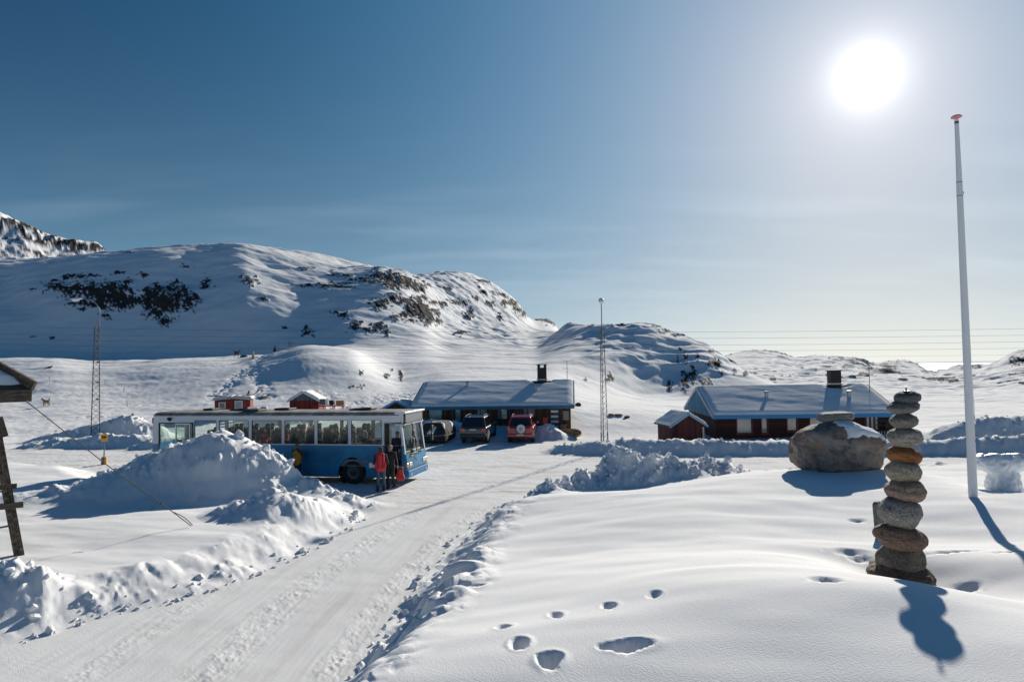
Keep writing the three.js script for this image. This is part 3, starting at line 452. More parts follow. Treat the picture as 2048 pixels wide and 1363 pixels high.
// ---------------------------------------------------------------- foreground: stones, boulder, flagpole, ice figure, wooden shelter
const speckle = tex(512, (u, v) => { const n = 0.5 + 0.9 * tnoise(u, v, 60, 3), m = tnoise(u + 0.4, v, 12, 3), p = tnoise(u, v + 0.7, 160, 1); const g = 0.72 + 0.35 * (n - 0.5) + 0.25 * m + (p > 0.28 ? 0.3 : p < -0.3 ? -0.35 : 0); return [g, g * 0.99, g * 0.97]; }, 1, true);
const grit = tex(256, (u, v) => 0.5 + 0.7 * tnoise(u, v, 30, 3));
const stoneMat = (c) => mat(c.map((v) => v * 1.12), 0.88, { map: speckle, bumpMap: grit, bumpScale: 0.012 });
function pebble(w, h, d, s, rough = 0.09, flat = 2.25, seg = 56) {
  const g = new THREE.SphereGeometry(1, seg, Math.round(seg * 0.66)), p = g.attributes.position;
  for (let i = 0; i < p.count; i++) {
    const v = V(p.getX(i), p.getY(i), p.getZ(i)), q = Math.pow(Math.pow(Math.abs(v.x), flat) + Math.pow(Math.abs(v.y), flat) + Math.pow(Math.abs(v.z), flat), -1 / flat);
    const n = 1 + rough * (2.0 * fbm3(v.x * 0.9 + s, v.y * 0.9, v.z * 0.9, 2) + 0.7 * fbm3(v.x * 2.4, v.y * 2.4 + s, v.z * 2.4, 3));
    p.setXYZ(i, v.x * q * n * w / 2, v.y * q * n * h / 2, v.z * q * n * d / 2);
  }
  const m = mergeVertices(g.deleteAttribute('normal') && g, 1e-5); m.computeVertexNormals(); return m;
}
{ // stack of rounded stones
  const D = 11.7, foot = at(1802, 1150, D), t = thing('stone_stack', 'tall stack of rounded stones balanced on one another in the snow', 'stone stack', [foot.x, 0.95, foot.z]);
  const rows = [[1742, 1862, 1122, 1170, 3, [0.22, 0.15, 0.11], 1.0], [1757, 1845, 1085, 1150, -6, [0.25, 0.22, 0.18], 0.95], [1751, 1848, 1048, 1098, 11, [0.31, 0.2, 0.145], 0.9], [1754, 1846, 992, 1057, 13, [0.36, 0.345, 0.32], 0.85], [1767, 1851, 958, 1002, 7, [0.4, 0.29, 0.23], 0.85], [1770, 1842, 919, 965, 9, [0.4, 0.36, 0.29], 0.85], [1777, 1839, 890, 928, -5, [0.42, 0.16, 0.05], 0.9], [1778, 1841, 856, 894, 3, [0.42, 0.39, 0.34], 0.9], [1783, 1834, 826, 858, 2, [0.3, 0.28, 0.25], 0.95], [1777, 1837, 799, 828, 4, [0.26, 0.255, 0.24], 0.9], [1789, 1841, 782, 806, 5, [0.2, 0.2, 0.2], 0.9]];
  rows.forEach(([x0, x1, y0, y1, tilt, c, dz], i) => {
    const p = at((x0 + x1) / 2, (y0 + y1) / 2, D), w = (x1 - x0) * D / FOCAL * 0.99, h = (y1 - y0) * D / FOCAL * 1.02;
    const m = part(t, 'stone', pebble(w, h, w * dz, i * 7.3 + 1, i === 0 ? 0.14 : 0.1, i === 7 || i === 4 ? 2.3 : 2.0 + 0.12 * (i % 3)), stoneMat(c), ['broad brown base stone', 'dark round stone above the base', 'brown tilted stone', 'largest pale grey stone', 'reddish flat stone', 'beige stone', 'orange brown stone', 'smooth pale beige stone', 'speckled grey stone', 'grey flat stone', 'dark small top stone'][i]);
    m.position.set(p.x - foot.x, p.y - 0.95, p.z - foot.z); m.rotation.set(0.05, i * 0.4 - 0.3, -tilt * Math.PI / 180);
  });
  const top = at(1813, 784, D); part(t, 'rod', [rod([0, -0.03, 0], [0, 0.09, 0], 0.012), cyl(0.03, 0.03, 0.012, 0, 0.09, 0, 10), box(0.09, 0.05, 0.08, 0.01, 0, 0)], mat([0.1, 0.1, 0.1], 0.5, { metalness: 0.6 })).position.set(top.x - foot.x, top.y - 0.95, top.z - foot.z);
}
{ // slab standing in the snow behind the stack
  const p = at(1757, 1026, 14.6), g = prism([[-0.13, -0.5], [0.13, -0.5], [0.14, 0.15], [0.09, 0.24], [-0.06, 0.25], [-0.12, 0.2]], 0.09, 0.02).scale(1, 1, 1).rotateY(0.5);
  const m = solo('stone_slab', g, stoneMat([0.24, 0.25, 0.23]), 'thin grey stone slab standing upright in the snow behind the stone stack', 'slab'); m.position.copy(p); m.rotation.z = 0.06;
}
{ // boulder with a flat stone on top
  const D = 23.4, c = at(1673, 899, D), W = 3.05, H = 1.86, Z = 2.3, t = thing('boulder', 'huge rounded grey and brown boulder with patches of snow and a flat stone on top', 'boulder', [c.x, c.y, c.z]);
  const g = new THREE.SphereGeometry(1, 150, 100), p = g.attributes.position, col = [], snow = [], sv = [];
  const shape = (v) => {
    const f = 2.35, q = Math.pow(Math.abs(v.x) ** f + Math.abs(v.y) ** f + Math.abs(v.z) ** f, -1 / f);
    let n = 1 + 0.14 * fbm3(v.x * 1.1 + 4, v.y * 1.1, v.z * 1.1, 2) + 0.06 * fbm3(v.x * 3, v.y * 3 + 1, v.z * 3, 4, 0.6);
    n -= 0.1 * sstep(0.2, 0.75, v.y) * sstep(0.05, 0.5, v.x) * sstep(-0.3, 0.3, v.z); // the ledge where snow lies
    n -= 0.06 * sstep(-0.2, -0.8, v.y) * sstep(-0.2, -0.7, v.x);
    n -= 0.07 * Math.max(0, fbm3(v.x * 1.9 + 7, v.y * 1.9, v.z * 1.9, 2)) * 2;
    return V(v.x * q * n * W / 2, v.y * q * n * H / 2, v.z * q * n * Z / 2);
  };
  for (let i = 0; i < p.count; i++) {
    const v = V(p.getX(i), p.getY(i), p.getZ(i)), w = shape(v); p.setXYZ(i, w.x, w.y, w.z);
    const a = fbm3(w.x * 1.3, w.y * 1.3 + 3, w.z * 1.3, 4, 0.6), b = fbm3(w.x * 3.2 + 9, w.y * 3.2, w.z * 3.2, 4, 0.65), e = fbm3(w.x * 2.2, w.y * 2.2, w.z * 2.2 + 20, 4, 0.6);
    let k = 0.21 + 0.2 * a + 0.1 * fbm3(w.x * 9, w.y * 9, w.z * 9, 3, 0.6); let q = [k * 1.2, k * 0.98, k * 0.82];
    if (b > 0.08) { const m = 0.8 * sstep(0.08, 0.16, b); q = [lerp(q[0], 0.1, m), lerp(q[1], 0.1, m), lerp(q[2], 0.097, m)]; }
    if (e > 0.06) { const m = 0.8 * sstep(0.06, 0.26, e); q = [lerp(q[0], 0.33, m), lerp(q[1], 0.2, m), lerp(q[2], 0.13, m)]; }
    col.push(...q);
    snow.push(sstep(0.28, 0.62, v.y * 1.05 + 0.35 * v.x + 0.2 * v.z - 0.35 + 0.5 * fbm3(w.x * 1.8 + 2, w.y * 1.8, w.z * 1.8, 4, 0.6)) * sstep(0.0, 0.12, v.x + 0.12 + 0.3 * b) * sstep(0.97, 0.8, v.x)); sv.push(w);
  }
  g.setAttribute('color', new THREE.Float32BufferAttribute(col, 3)); g.computeVertexNormals();
  part(t, 'rock', g, mat([1, 1, 1], 0.9, { vertexColors: true, bumpMap: rockBump, bumpScale: 0.05 }));
  const s = g.clone(), sp = s.attributes.position, nn = g.attributes.normal, ix = [], cc = []; // snow lying on the ledge
  for (let i = 0; i < sp.count; i++) { const k = 0.055 * sstep(0.15, 0.6, snow[i]) - 0.012; sp.setXYZ(i, sv[i].x + nn.getX(i) * k, sv[i].y + nn.getY(i) * k + 0.03 * sstep(0.2, 0.9, snow[i]), sv[i].z + nn.getZ(i) * k); cc.push(0.86, 0.86, 0.87); }
  for (let i = 0; i < g.index.count; i += 3) { const [a, b, d] = [0, 1, 2].map((q) => g.index.getX(i + q)); if (Math.max(snow[a], snow[b], snow[d]) > 0.1) ix.push(a, b, d); }
  s.setIndex(ix); s.setAttribute('color', new THREE.Float32BufferAttribute(cc, 3)); s.computeVertexNormals(); part(t, 'snow', s, snowMat);
  const q = at(1671, 833, D + 0.1), f = solo('flat_stone', pebble(1.17, 0.34, 0.8, 33, 0.07, 3.2), stoneMat([0.4, 0.39, 0.37]), 'pale flat stone lying on top of the huge boulder', 'stone'); f.position.set(q.x, q.y, q.z); f.rotation.z = 0.04;
}
{ // flagpole
  const D = 18.2, b = at(1947, 995, D), top = at(1911, 238, D), H = top.y - b.y, t = thing('flagpole', 'tall white tapered flagpole with a red disc on its top', 'flagpole', [b.x, b.y, b.z]);
  const white = phys([0.74, 0.75, 0.76], 0.35), dark = mat([0.12, 0.12, 0.13], 0.6), j = 0.795 * H;
  part(t, 'lower_shaft', [cyl(0.075, 0.112, j + 0.6, 0, (j - 0.6) / 2, 0, 24)], white);
  part(t, 'joint_sleeve', [cyl(0.071, 0.078, 0.36, 0, j + 0.16, 0, 24)], white);
  part(t, 'joint_ring', cyl(0.08, 0.08, 0.018, 0, j - 0.02, 0, 24), dark); part(t, 'joint_ring', cyl(0.075, 0.075, 0.018, 0, j + 0.35, 0, 24), dark);
  part(t, 'upper_shaft', [cyl(0.05, 0.07, H - j - 0.34, 0, (H + j + 0.34) / 2, 0, 24)], white);
  part(t, 'pulley', cyl(0.054, 0.054, 0.07, 0, H - 0.1, 0, 18), dark); part(t, 'bracket', box(0.05, 0.05, 0.05, 0.05, j + 0.06, 0.03), dark);
  part(t, 'top_disc', new THREE.LatheGeometry([[0, 0], [0.05, 0], [0.13, 0.03], [0.135, 0.055], [0.1, 0.085], [0, 0.095]].map(([x, y]) => new THREE.Vector2(x, y)), 24).translate(0, H + 0.01, 0), mat([0.62, 0.2, 0.26], 0.45));
  const rope = [box(0.045, 0.13, 0.03, 0.1, 2.1, 0.02), ...[0, 1, 2, 3, 4, 5].map((i) => rod([0.118 - i * 0.008 + (i % 2) * 0.012, 2.1 + i * 0.3, 0.02], [0.11 - i * 0.008 + ((i + 1) % 2) * 0.012, 2.4 + i * 0.3, 0.02], 0.006))];
  part(t, 'halyard', rope, mat([0.6, 0.6, 0.58], 0.8));
  const bend = (w, h, y, m, n) => part(t, n, new THREE.CylinderGeometry(0.1155, 0.1155, h, 12, 1, true, 0.5, w / 0.115).translate(0, y, 0), m);
  bend(0.055, 0.055, 1.58, mat([0.75, 0.5, 0.05], 0.5), 'yellow_sticker'); bend(0.055, 0.06, 1.5, mat([0.03, 0.06, 0.25], 0.5), 'blue_sticker');
}
{ // melting ice figure behind the flagpole
  const D = 20.6, c = at(2004, 990, D), t = thing('ice_figure', 'wide mushroom shaped snow and ice figure at the right edge behind the flagpole', 'ice figure', [c.x, c.y, c.z]);
  const rough = (g, s) => { const p = g.attributes.position, n = g.attributes.normal; for (let i = 0; i < p.count; i++) { const x = p.getX(i), y = p.getY(i), z = p.getZ(i), k = s * (fbm3(x * 2.4, y * 2.4, z * 2.4, 4, 0.6) + 0.5 * Math.abs(noise3(x * 5, y * 5, z * 5))); p.setXYZ(i, x + n.getX(i) * k, y + n.getY(i) * k, z + n.getZ(i) * k); } g.computeVertexNormals(); return g; };
  const ice = phys([0.84, 0.87, 0.9], 0.45, { bumpMap: rockBump, bumpScale: 0.02 });
  part(t, 'cap', rough(fleshed([bone([-0.62, 1.0, 0], [0.6, 0.98, 0.02], 0.16, 0.17, null, [1, 1, 1.5]), bone([-0.5, 0.95, 0], [0.55, 0.93, 0.02], 0.2, 0.2, null, [1, 0.9, 1.5]), bone([-0.1, 0.8, 0], [0.2, 0.8, 0], 0.28, 0.27), bone([-0.6, 1.06, -0.05], [-0.2, 1.08, 0.05], 0.11), bone([0.3, 1.1, 0], [0.7, 1.05, 0], 0.1)], 0.03, 0.2, false), 0.12), ice);
  part(t, 'stem', rough(fleshed([bone([0.02, 0.8, 0], [0.02, 0.3, 0], 0.34, 0.34), bone([0, 0.3, 0], [0.02, -0.1, 0], 0.34, 0.5), bone([0.2, 0.5, 0.1], [0.3, 0, 0.05], 0.2, 0.3)], 0.03, 0.2, false), 0.14), ice);
}
{ // wooden shelter at the left edge
  const wood = mat([0.2, 0.17, 0.14], 0.95, { map: tex(512, (u, v) => { const g = 0.66 + 0.5 * tnoise(u * 1, v, 6, 2) * 0.6 + 0.35 * noise2(v * 90, Math.sin(u * 6.2832) * 1.2) + 0.25 * noise2(v * 260, Math.sin(u * 6.2832) * 2.5); return [g, g * 0.97, g * 0.92]; }, 1, true) });
  const cx = -14.75, cz = -17.34, t = thing('wooden_shelter', 'weathered wooden shelter with leaning posts and a snow covered roof at the left edge', 'shelter', [cx, 0.4, cz], 0.663);
  const E = 4.08, half = 2.0; // eave height above the foot
  for (const [sx, sz] of [[1, 1], [1, -1], [-1, 1], [-1, -1]]) { const foot = V(sx * 1.85, -0.4, sz * 2.0), head = V(sx * 1.12, E + 0.1, sz * 1.3), L = head.clone().sub(foot), g = new THREE.BoxGeometry(0.21, L.length(), 0.21); g.applyQuaternion(new THREE.Quaternion().setFromUnitVectors(V(0, 1, 0), L.clone().normalize())); part(t, 'post', g.translate((foot.x + head.x) / 2, (foot.y + head.y) / 2, (foot.z + head.z) / 2), wood); }
  for (const s of [-1, 1]) { part(t, 'cross_beam', box(3.7, 0.14, 0.08, 0, 1.27, s * 1.72 + (s > 0 ? 0.12 : -0.12)), wood); part(t, 'knee_brace', box(0.12, 0.5, 0.14, 1.42 * s, 3.2, 1.72, 0, 0, 0.25 * s), wood); }
  for (let k = 0; k < 4; k++) { const a = k * Math.PI / 2; part(t, 'eave_board', prism([[-half, 0], [half, 0], [half - 0.14, -0.3], [-half + 0.14, -0.3]], 0.06).translate(0, E + 0.02, half - 0.04).rotateY(a), wood); }
  const tri = (y, h, w, th) => { const g = new THREE.ConeGeometry(w * Math.SQRT2, h, 4, 1).rotateY(Math.PI / 4).translate(0, y + h / 2, 0); return g; };
  part(t, 'roof', tri(E + 0.025, 1.4, half + 0.02), wood);
  for (const [sx, sz] of [[1, 1], [1, -1], [-1, 1], [-1, -1]]) { const a = V(sx * 2.03, E + 0.04, sz * 2.03), b = V(0, E + 1.5, 0), d = b.clone().sub(a), q = new THREE.BoxGeometry(0.09, d.length(), 0.24); q.applyMatrix4(new THREE.Matrix4().makeBasis(V(sz, 0, -sx).normalize().multiplyScalar(1), d.clone().normalize(), V(sz, 0, -sx).normalize().cross(d.clone().normalize()))); part(t, 'hip_board', q.translate((a.x + b.x) / 2, (a.y + b.y) / 2 + 0.06, (a.z + b.z) / 2), wood); }
  const g = new THREE.BufferGeometry(), ps = [], N = 26; // snow blanket, a little short of the edge
  for (let k = 0; k < 4; k++) for (let i = 0; i < N; i++) for (let j = 0; j < N; j++) {
    const f = (u, v) => { const r = 1 - v, e = sstep(0, 0.09, v) * sstep(0, 0.05, Math.min(1, 1 - Math.abs(u)) * r + 0.02), x = u * r * (half - 0.16 - 0.05 * noise2(u * 6 + k * 9, 1)), z = r * (half - 0.16 - 0.05 * noise2(u * 6 + k * 9, 1)), a = k * Math.PI / 2; const q = V(x, E + 0.02 + 1.4 * (1 - Math.max(Math.abs(z)) / (half + 0.02)) + 0.13 * e + 0.02 * noise2(x * 3, z * 3) * e, z).applyAxisAngle(V(0, 1, 0), a); return [q.x, q.y, q.z]; };
    const u0 = -1 + 2 * i / N, u1 = -1 + 2 * (i + 1) / N, v0 = j / N, v1 = (j + 1) / N; ps.push(...f(u0, v0), ...f(u1, v0), ...f(u1, v1), ...f(u0, v0), ...f(u1, v1), ...f(u0, v1));
  }
  g.setAttribute('position', new THREE.Float32BufferAttribute(ps, 3)); g.setAttribute('color', new THREE.Float32BufferAttribute(new Float32Array(ps.length).fill(0.86), 3)); g.setAttribute('uv', new THREE.Float32BufferAttribute(new Float32Array(ps.length / 3 * 2), 2));
  const m = mergeVertices(g, 1e-4); m.computeVertexNormals(); part(t, 'roof_snow', m, snowMat);
  const a = V(-12.15, 0.4 + E - 0.26, -17.05), u = ray(382, 1052), ge = V(u.x / -u.z * 19.4, 0, -19.4); ge.y = gy(ge.x, 19.4) + 0.03;
  const mid = a.clone().lerp(ge, 0.55); mid.y -= 0.07;
  const w = thing('guy_wire', 'thin dark wire running from the shelter roof down to the snow', 'wire');
  const steel = mat([0.06, 0.055, 0.05], 0.7);
  part(w, 'cable', tube([a, mid, ge.clone().lerp(a, 0.16), ge], 0.013, 40, 5), steel);
  const k = ge.clone().lerp(a, 0.2); part(w, 'clamp', box(0.07, 0.05, 0.04, k.x, k.y, k.z), steel); part(w, 'frayed_strand', [tube([k, k.clone().add(V(-0.12, 0.02, 0)), k.clone().add(V(-0.26, -0.16, 0.02))], 0.008, 10, 4)], steel); part(w, 'wire_loop', [tube([k.clone().lerp(ge, 0.35), k.clone().lerp(ge, 0.7).add(V(0.05, 0.05, 0)), ge.clone().add(V(0.04, 0.02, 0))], 0.012, 10, 4)], steel);
}
// ---------------------------------------------------------------- the bus
const carGlass = phys([0.8, 0.89, 0.84], 0.2, { transmission: 1, thickness: 0, ior: 1.45 });
const rubber = mat([0.022, 0.022, 0.024], 0.85);
function wheel(parent, r, w, x, y, z, rimC = [0.12, 0.12, 0.13], axis = 'z') { // axle along z by default
  const tyre = new THREE.LatheGeometry([[r * 0.58, -w / 2], [r * 0.93, -w / 2], [r, -w * 0.34], [r, w * 0.34], [r * 0.93, w / 2], [r * 0.58, w / 2]].map(([a, b]) => new THREE.Vector2(a, b)), 32);
  const rim = new THREE.LatheGeometry([[0, -w * 0.2], [r * 0.3, -w * 0.22], [r * 0.38, -w * 0.36], [r * 0.55, -w * 0.38], [r * 0.59, -w * 0.46], [r * 0.59, w * 0.46], [r * 0.55, w * 0.38], [r * 0.38, w * 0.36], [r * 0.3, w * 0.22], [0, w * 0.2]].map(([a, b]) => new THREE.Vector2(a, b)), 24);
  const nuts = []; for (let i = 0; i < 8; i++) { const a = i * Math.PI / 4; nuts.push(cyl(r * 0.035, r * 0.035, w * 0.78, Math.cos(a) * r * 0.43, 0, Math.sin(a) * r * 0.43, 6)); }
  const g = new THREE.Group(); g.name = 'wheel'; parent.add(g); g.position.set(x, y, z); g.rotation.set(axis === 'z' ? Math.PI / 2 : 0, 0, axis === 'x' ? Math.PI / 2 : 0);
  part(g, 'tyre', tyre, rubber); part(g, 'rim', [rim, ...nuts], mat(rimC, 0.45, { metalness: 0.5 })); return g;
}
const roundRect = (S, x0, y0, x1, y1, r) => { const s = new S(); s.moveTo(x0 + r, y0); s.lineTo(x1 - r, y0); s.quadraticCurveTo(x1, y0, x1, y0 + r); s.lineTo(x1, y1 - r); s.quadraticCurveTo(x1, y1, x1 - r, y1); s.lineTo(x0 + r, y1); s.quadraticCurveTo(x0, y1, x0, y1 - r); s.lineTo(x0, y0 + r); s.quadraticCurveTo(x0, y0, x0 + r, y0); return s; };
const extr = (shape, d, z = 0, bevel = 0) => new THREE.ExtrudeGeometry(shape, { depth: d, bevelEnabled: bevel > 0, bevelSize: bevel, bevelThickness: bevel, bevelOffset: -bevel, bevelSegments: 2, curveSegments: 14 }).translate(0, 0, z - d / 2);
const BUS = { rear: [-16.65, 31.6], front: [-4.65, 29.0], L: 12.28, turn: -Math.atan2(2.6, 12.0) };
const busAt = V(-10.65 + 1.25 * Math.sin(-BUS.turn) * 1, 0, -30.3 - 1.25 * Math.cos(BUS.turn));
const busX = (px) => { const d = ray(px, 880), u = d.x / -d.z, [ax, ad] = BUS.rear, [bx, bd] = BUS.front, s = (u * ad - ax) / ((bx - ax) - u * (bd - ad)); return (s - 0.5) * BUS.L; };
const busPoint = (x, y, z) => V(x, y, z).applyAxisAngle(V(0, 1, 0), BUS.turn).add(busAt);
{
  const t = thing('bus', 'long blue and white bus with open doors stopped at the lane mouth', 'bus', [busAt.x, 0, busAt.z], BUS.turn);
  const blue = phys([0.01, 0.27, 0.53], 0.42, { clearcoat: 0.3, clearcoatRoughness: 0.25, map: tex(256, (u, v) => { const g = 0.86 + 0.3 * tnoise(u, v, 4, 4); return [g, g, g]; }, 0.3, true) }), white = phys([0.66, 0.67, 0.7], 0.4, { clearcoat: 0.3 }), grey = mat([0.3, 0.29, 0.28], 0.75), black = mat([0.03, 0.03, 0.033], 0.6), seatM = mat([0.05, 0.07, 0.065], 0.95), inner = mat([0.22, 0.23, 0.22], 0.9), alu = mat([0.55, 0.56, 0.58], 0.4, { metalness: 0.7 });
  const x0 = -6.14, x1 = 6.14, fw = busX(703.6), rw = -2.75, doorF = [busX(768), busX(803)], doorR = [busX(317), busX(386)];
  const wins = [[375, 432], [438, 497], [503, 563], [568.6, 628.7], [634.5, 696], [702, 763.5]].map((w) => w.map(busX));
  wins[0][0] = doorR[1] + 0.06;
  const top = 2.74, bot = 1.71, belt = 1.66, skirt = 0.3, eave = 2.93;
  const lower = (x, X, doors) => { // blue flank with wheel arches and door gaps
    const s = new THREE.Shape(); s.moveTo(x, skirt);
    for (const [a, r] of [[rw, 0.62], [fw, 0.62]]) { s.lineTo(a - r, skirt); s.absarc(a, 0.5, r + 0.03, Math.PI * 1.1, -Math.PI * 0.1, true); s.lineTo(a + r, skirt); }
    s.lineTo(X, skirt); s.lineTo(X, belt); s.lineTo(x, belt); s.lineTo(x, skirt); return s;
  };
  const cut = (list) => { const segs = []; let a = x0; for (const [p, q] of list) { segs.push([a, p]); a = q; } segs.push([a, x1]); return segs; };
  // near flank
  const nearLower = [];
  for (const [a, b] of cut([doorR, doorF])) { if (b - a < 0.02) continue; if (a < rw && b > fw) nearLower.push(extr(lower(a, b), 0.05, 1.225)); else nearLower.push(box(b - a, belt - skirt, 0.05, (a + b) / 2, (belt + skirt) / 2, 1.225)); }
  part(t, 'lower_flank', nearLower, blue); part(t, 'lower_flank', [extr(lower(x0, x1), 0.05, -1.225)], blue);
  const up = (z, doors) => {
    const s = new THREE.Shape(); s.moveTo(x0, belt + 0.003); s.lineTo(x1 - 0.02, belt + 0.003); s.lineTo(x1 - 0.14, eave); s.lineTo(x0 + 0.06, eave); s.lineTo(x0, belt + 0.003);
    for (const [a, b] of wins) s.holes.push(roundRect(THREE.Path, a, bot, b, top, 0.03));
    for (const [a, b] of doors) s.holes.push(roundRect(THREE.Path, a, belt + 0.01, b, 2.6, 0.02));
    return extr(s, 0.05, z);
  };
  part(t, 'upper_flank', up(1.225, [doorR, doorF]), white); part(t, 'upper_flank', up(-1.225, [[doorR[0], doorR[1] - 0.1]]), white);
  for (const z of [1.24, -1.24]) for (const [a, b] of wins) { const w = part(t, 'window', new THREE.PlaneGeometry(b - a, top - bot).translate((a + b) / 2, (top + bot) / 2, z - Math.sign(z) * 0.02), carGlass); part(w, 'seal', [box(b - a, 0.02, 0.03, (a + b) / 2, bot + 0.01, z - Math.sign(z) * 0.012), box(b - a, 0.02, 0.03, (a + b) / 2, top - 0.01, z - Math.sign(z) * 0.012), box(0.02, top - bot - 0.04, 0.03, a + 0.01, (top + bot) / 2, z - Math.sign(z) * 0.012), box(0.02, top - bot - 0.04, 0.03, b - 0.01, (top + bot) / 2, z - Math.sign(z) * 0.012)], black); }
  part(t, 'belt_trim', [box(doorF[0] - doorR[1] - 0.02, 0.035, 0.012, (doorF[0] + doorR[1]) / 2, belt + 0.02, 1.257), box(doorF[0] - doorR[1] - 0.02, 0.03, 0.014, (doorF[0] + doorR[1]) / 2, 2.8, 1.257)], alu);
  // roof: shallow vault
  const rs = new THREE.Shape(); rs.moveTo(-1.25, eave - 0.02); rs.bezierCurveTo(-1.24, 3.06, -1.05, 3.08, -0.8, 3.1); rs.lineTo(0.8, 3.1); rs.bezierCurveTo(1.05, 3.08, 1.24, 3.06, 1.25, eave - 0.02); rs.lineTo(1.2, eave - 0.02); rs.bezierCurveTo(1.19, 3.0, 1.05, 3.03, 0.8, 3.05); rs.lineTo(-0.8, 3.05); rs.bezierCurveTo(-1.05, 3.03, -1.19, 3.0, -1.2, eave - 0.02);
  part(t, 'roof', new THREE.ExtrudeGeometry(rs, { depth: 12.0, bevelEnabled: false, curveSegments: 8 }).rotateY(Math.PI / 2).translate(-6.08, 0.002, 0), mat([0.42, 0.4, 0.38], 0.8, { map: tex(256, (u, v) => { const g = 0.8 + 0.5 * tnoise(u, v, 5, 4); return [g, g * 0.99, g * 0.97]; }, 0.5, true) }));
  for (const [p, w, d, z, op] of [[381, 0.5, 0.55, -0.2, 0], [451, 0.95, 0.8, -0.1, 0.1], [491, 0.8, 0.75, 0.55, 0], [533, 0.75, 0.7, -0.3, 0], [701, 1.05, 0.75, -0.1, 0.06]]) { const h = part(t, 'roof_hatch', [rbox(w, 0.1, d, 0.03, 0, 0.06, 0)], black); h.position.set(busX(p), 3.09, z); h.rotation.z = op; part(h, 'hatch_frame', box(w * 0.9, 0.06, d * 0.9, 0, 0.02, 0), grey); }
  // rear
  part(t, 'rear_panel', [box(0.06, belt - 0.42, 2.44, x0 + 0.01, (belt + 0.42) / 2, 0)], blue); part(t, 'rear_top', [box(0.06, 0.38, 2.44, x0 + 0.05, eave - 0.15, 0), box(0.06, 1.0, 0.3, x0 + 0.02, 2.14, 1.08), box(0.06, 1.0, 0.3, x0 + 0.02, 2.14, -1.08)], white); part(t, 'rear_window', box(0.02, 0.98, 1.86, x0 + 0.03, 2.16, 0), carGlass);
  for (const y of [2.72, 1.2]) part(t, 'tail_light', rbox(0.08, 0.26, 0.1, 0.02, x0 - 0.005, y, 1.2), phys([0.55, 0.03, 0.02], 0.3, { clearcoat: 1 }));
  part(t, 'rear_bumper', rbox(0.16, 0.3, 2.46, 0.06, x0 - 0.02, 0.46, 0), black);
  // front
  const nose = new THREE.Shape(); nose.moveTo(0, 0.26); nose.lineTo(0.1, 0.28); nose.quadraticCurveTo(0.2, 0.4, 0.2, 0.7); nose.lineTo(0.14, 1.28); nose.lineTo(0, 1.28); nose.lineTo(0, 0.26);
  part(t, 'front_panel', new THREE.ExtrudeGeometry(nose, { depth: 2.36, bevelEnabled: true, bevelSize: 0.06, bevelThickness: 0.06, bevelOffset: -0.05, bevelSegments: 3 }).translate(x1 - 0.06, 0, -1.18), blue);
  part(t, 'front_bumper', [rbox(0.22, 0.34, 2.5, 0.08, x1 + 0.1, 0.46, 0)], mat([0.015, 0.16, 0.38], 0.75));
  part(t, 'bumper_groove', box(0.02, 0.025, 2.3, x1 + 0.205, 0.66, 0), black);
  const wsT = 2.5, wsB = 1.26, slope = (y) => x1 + 0.13 - 0.22 * (y - wsB) / (wsT - wsB);
  const ws = new THREE.PlaneGeometry(2.3, 1.28, 16, 4).rotateY(Math.PI / 2); { const p = ws.attributes.position; for (let i = 0; i < p.count; i++) { const y = p.getY(i) + (wsT + wsB) / 2, z = p.getZ(i); p.setXYZ(i, slope(y) - 0.1 * (z / 1.15) ** 2, y, z); } ws.computeVertexNormals(); }
  part(t, 'windshield', ws, phys([0.8, 0.88, 0.85], 0.03, { transmission: 1, thickness: 0, ior: 1.6 }));
  const edge = (s) => [0, 1, 2, 3, 4, 5, 6, 7].map((i) => { const y = wsB + 0.01 + (wsT - wsB - 0.02) * i / 7; return [slope(y) - 0.1 + 0.004, y, s * 1.15]; });
  const bar = (y) => [-6, -4, -2, 0, 2, 4, 6].map((i) => { const z = i / 6 * 1.15; return [slope(y) - 0.1 * (z / 1.15) ** 2 + 0.004, y, z]; });
  part(t, 'windshield_seal', [tube(edge(1), 0.028, 14, 6), tube(edge(-1), 0.028, 14, 6), tube(bar(wsB), 0.03, 14, 6), tube(bar(wsT), 0.028, 14, 6), tube([[slope(wsB) + 0.005, wsB, 0], [slope(wsT) + 0.005, wsT, 0]], 0.018, 4, 6)], black);
  for (const s of [-1, 1]) part(t, 'front_pillar', box(0.09, 1.3, 0.1, x1 - 0.06, 1.94, s * 1.19, 0, 0, 0.12), white);
  part(t, 'front_brow', [rbox(0.5, 0.09, 2.46, 0.03, x1 - 0.18, 3.04, 0), box(0.3, 0.42, 0.06, x1 - 0.19, 2.8, 1.2), box(0.3, 0.42, 0.06, x1 - 0.19, 2.8, -1.2), rbox(0.42, 0.08, 2.4, 0.03, x1 - 0.2, 2.55, 0)], white);
  const ds = part(t, 'destination_display', box(0.03, 0.38, 2.1, x1 - 0.0, 2.8, 0), phys([0.25, 0.26, 0.26], 0.12)); part(ds, 'display_frame', [box(0.05, 0.03, 2.16, x1, 3.0, 0), box(0.05, 0.03, 2.16, x1, 2.6, 0), box(0.05, 0.42, 0.03, x1, 2.8, 1.07), box(0.05, 0.42, 0.03, x1, 2.8, -1.07)], black);
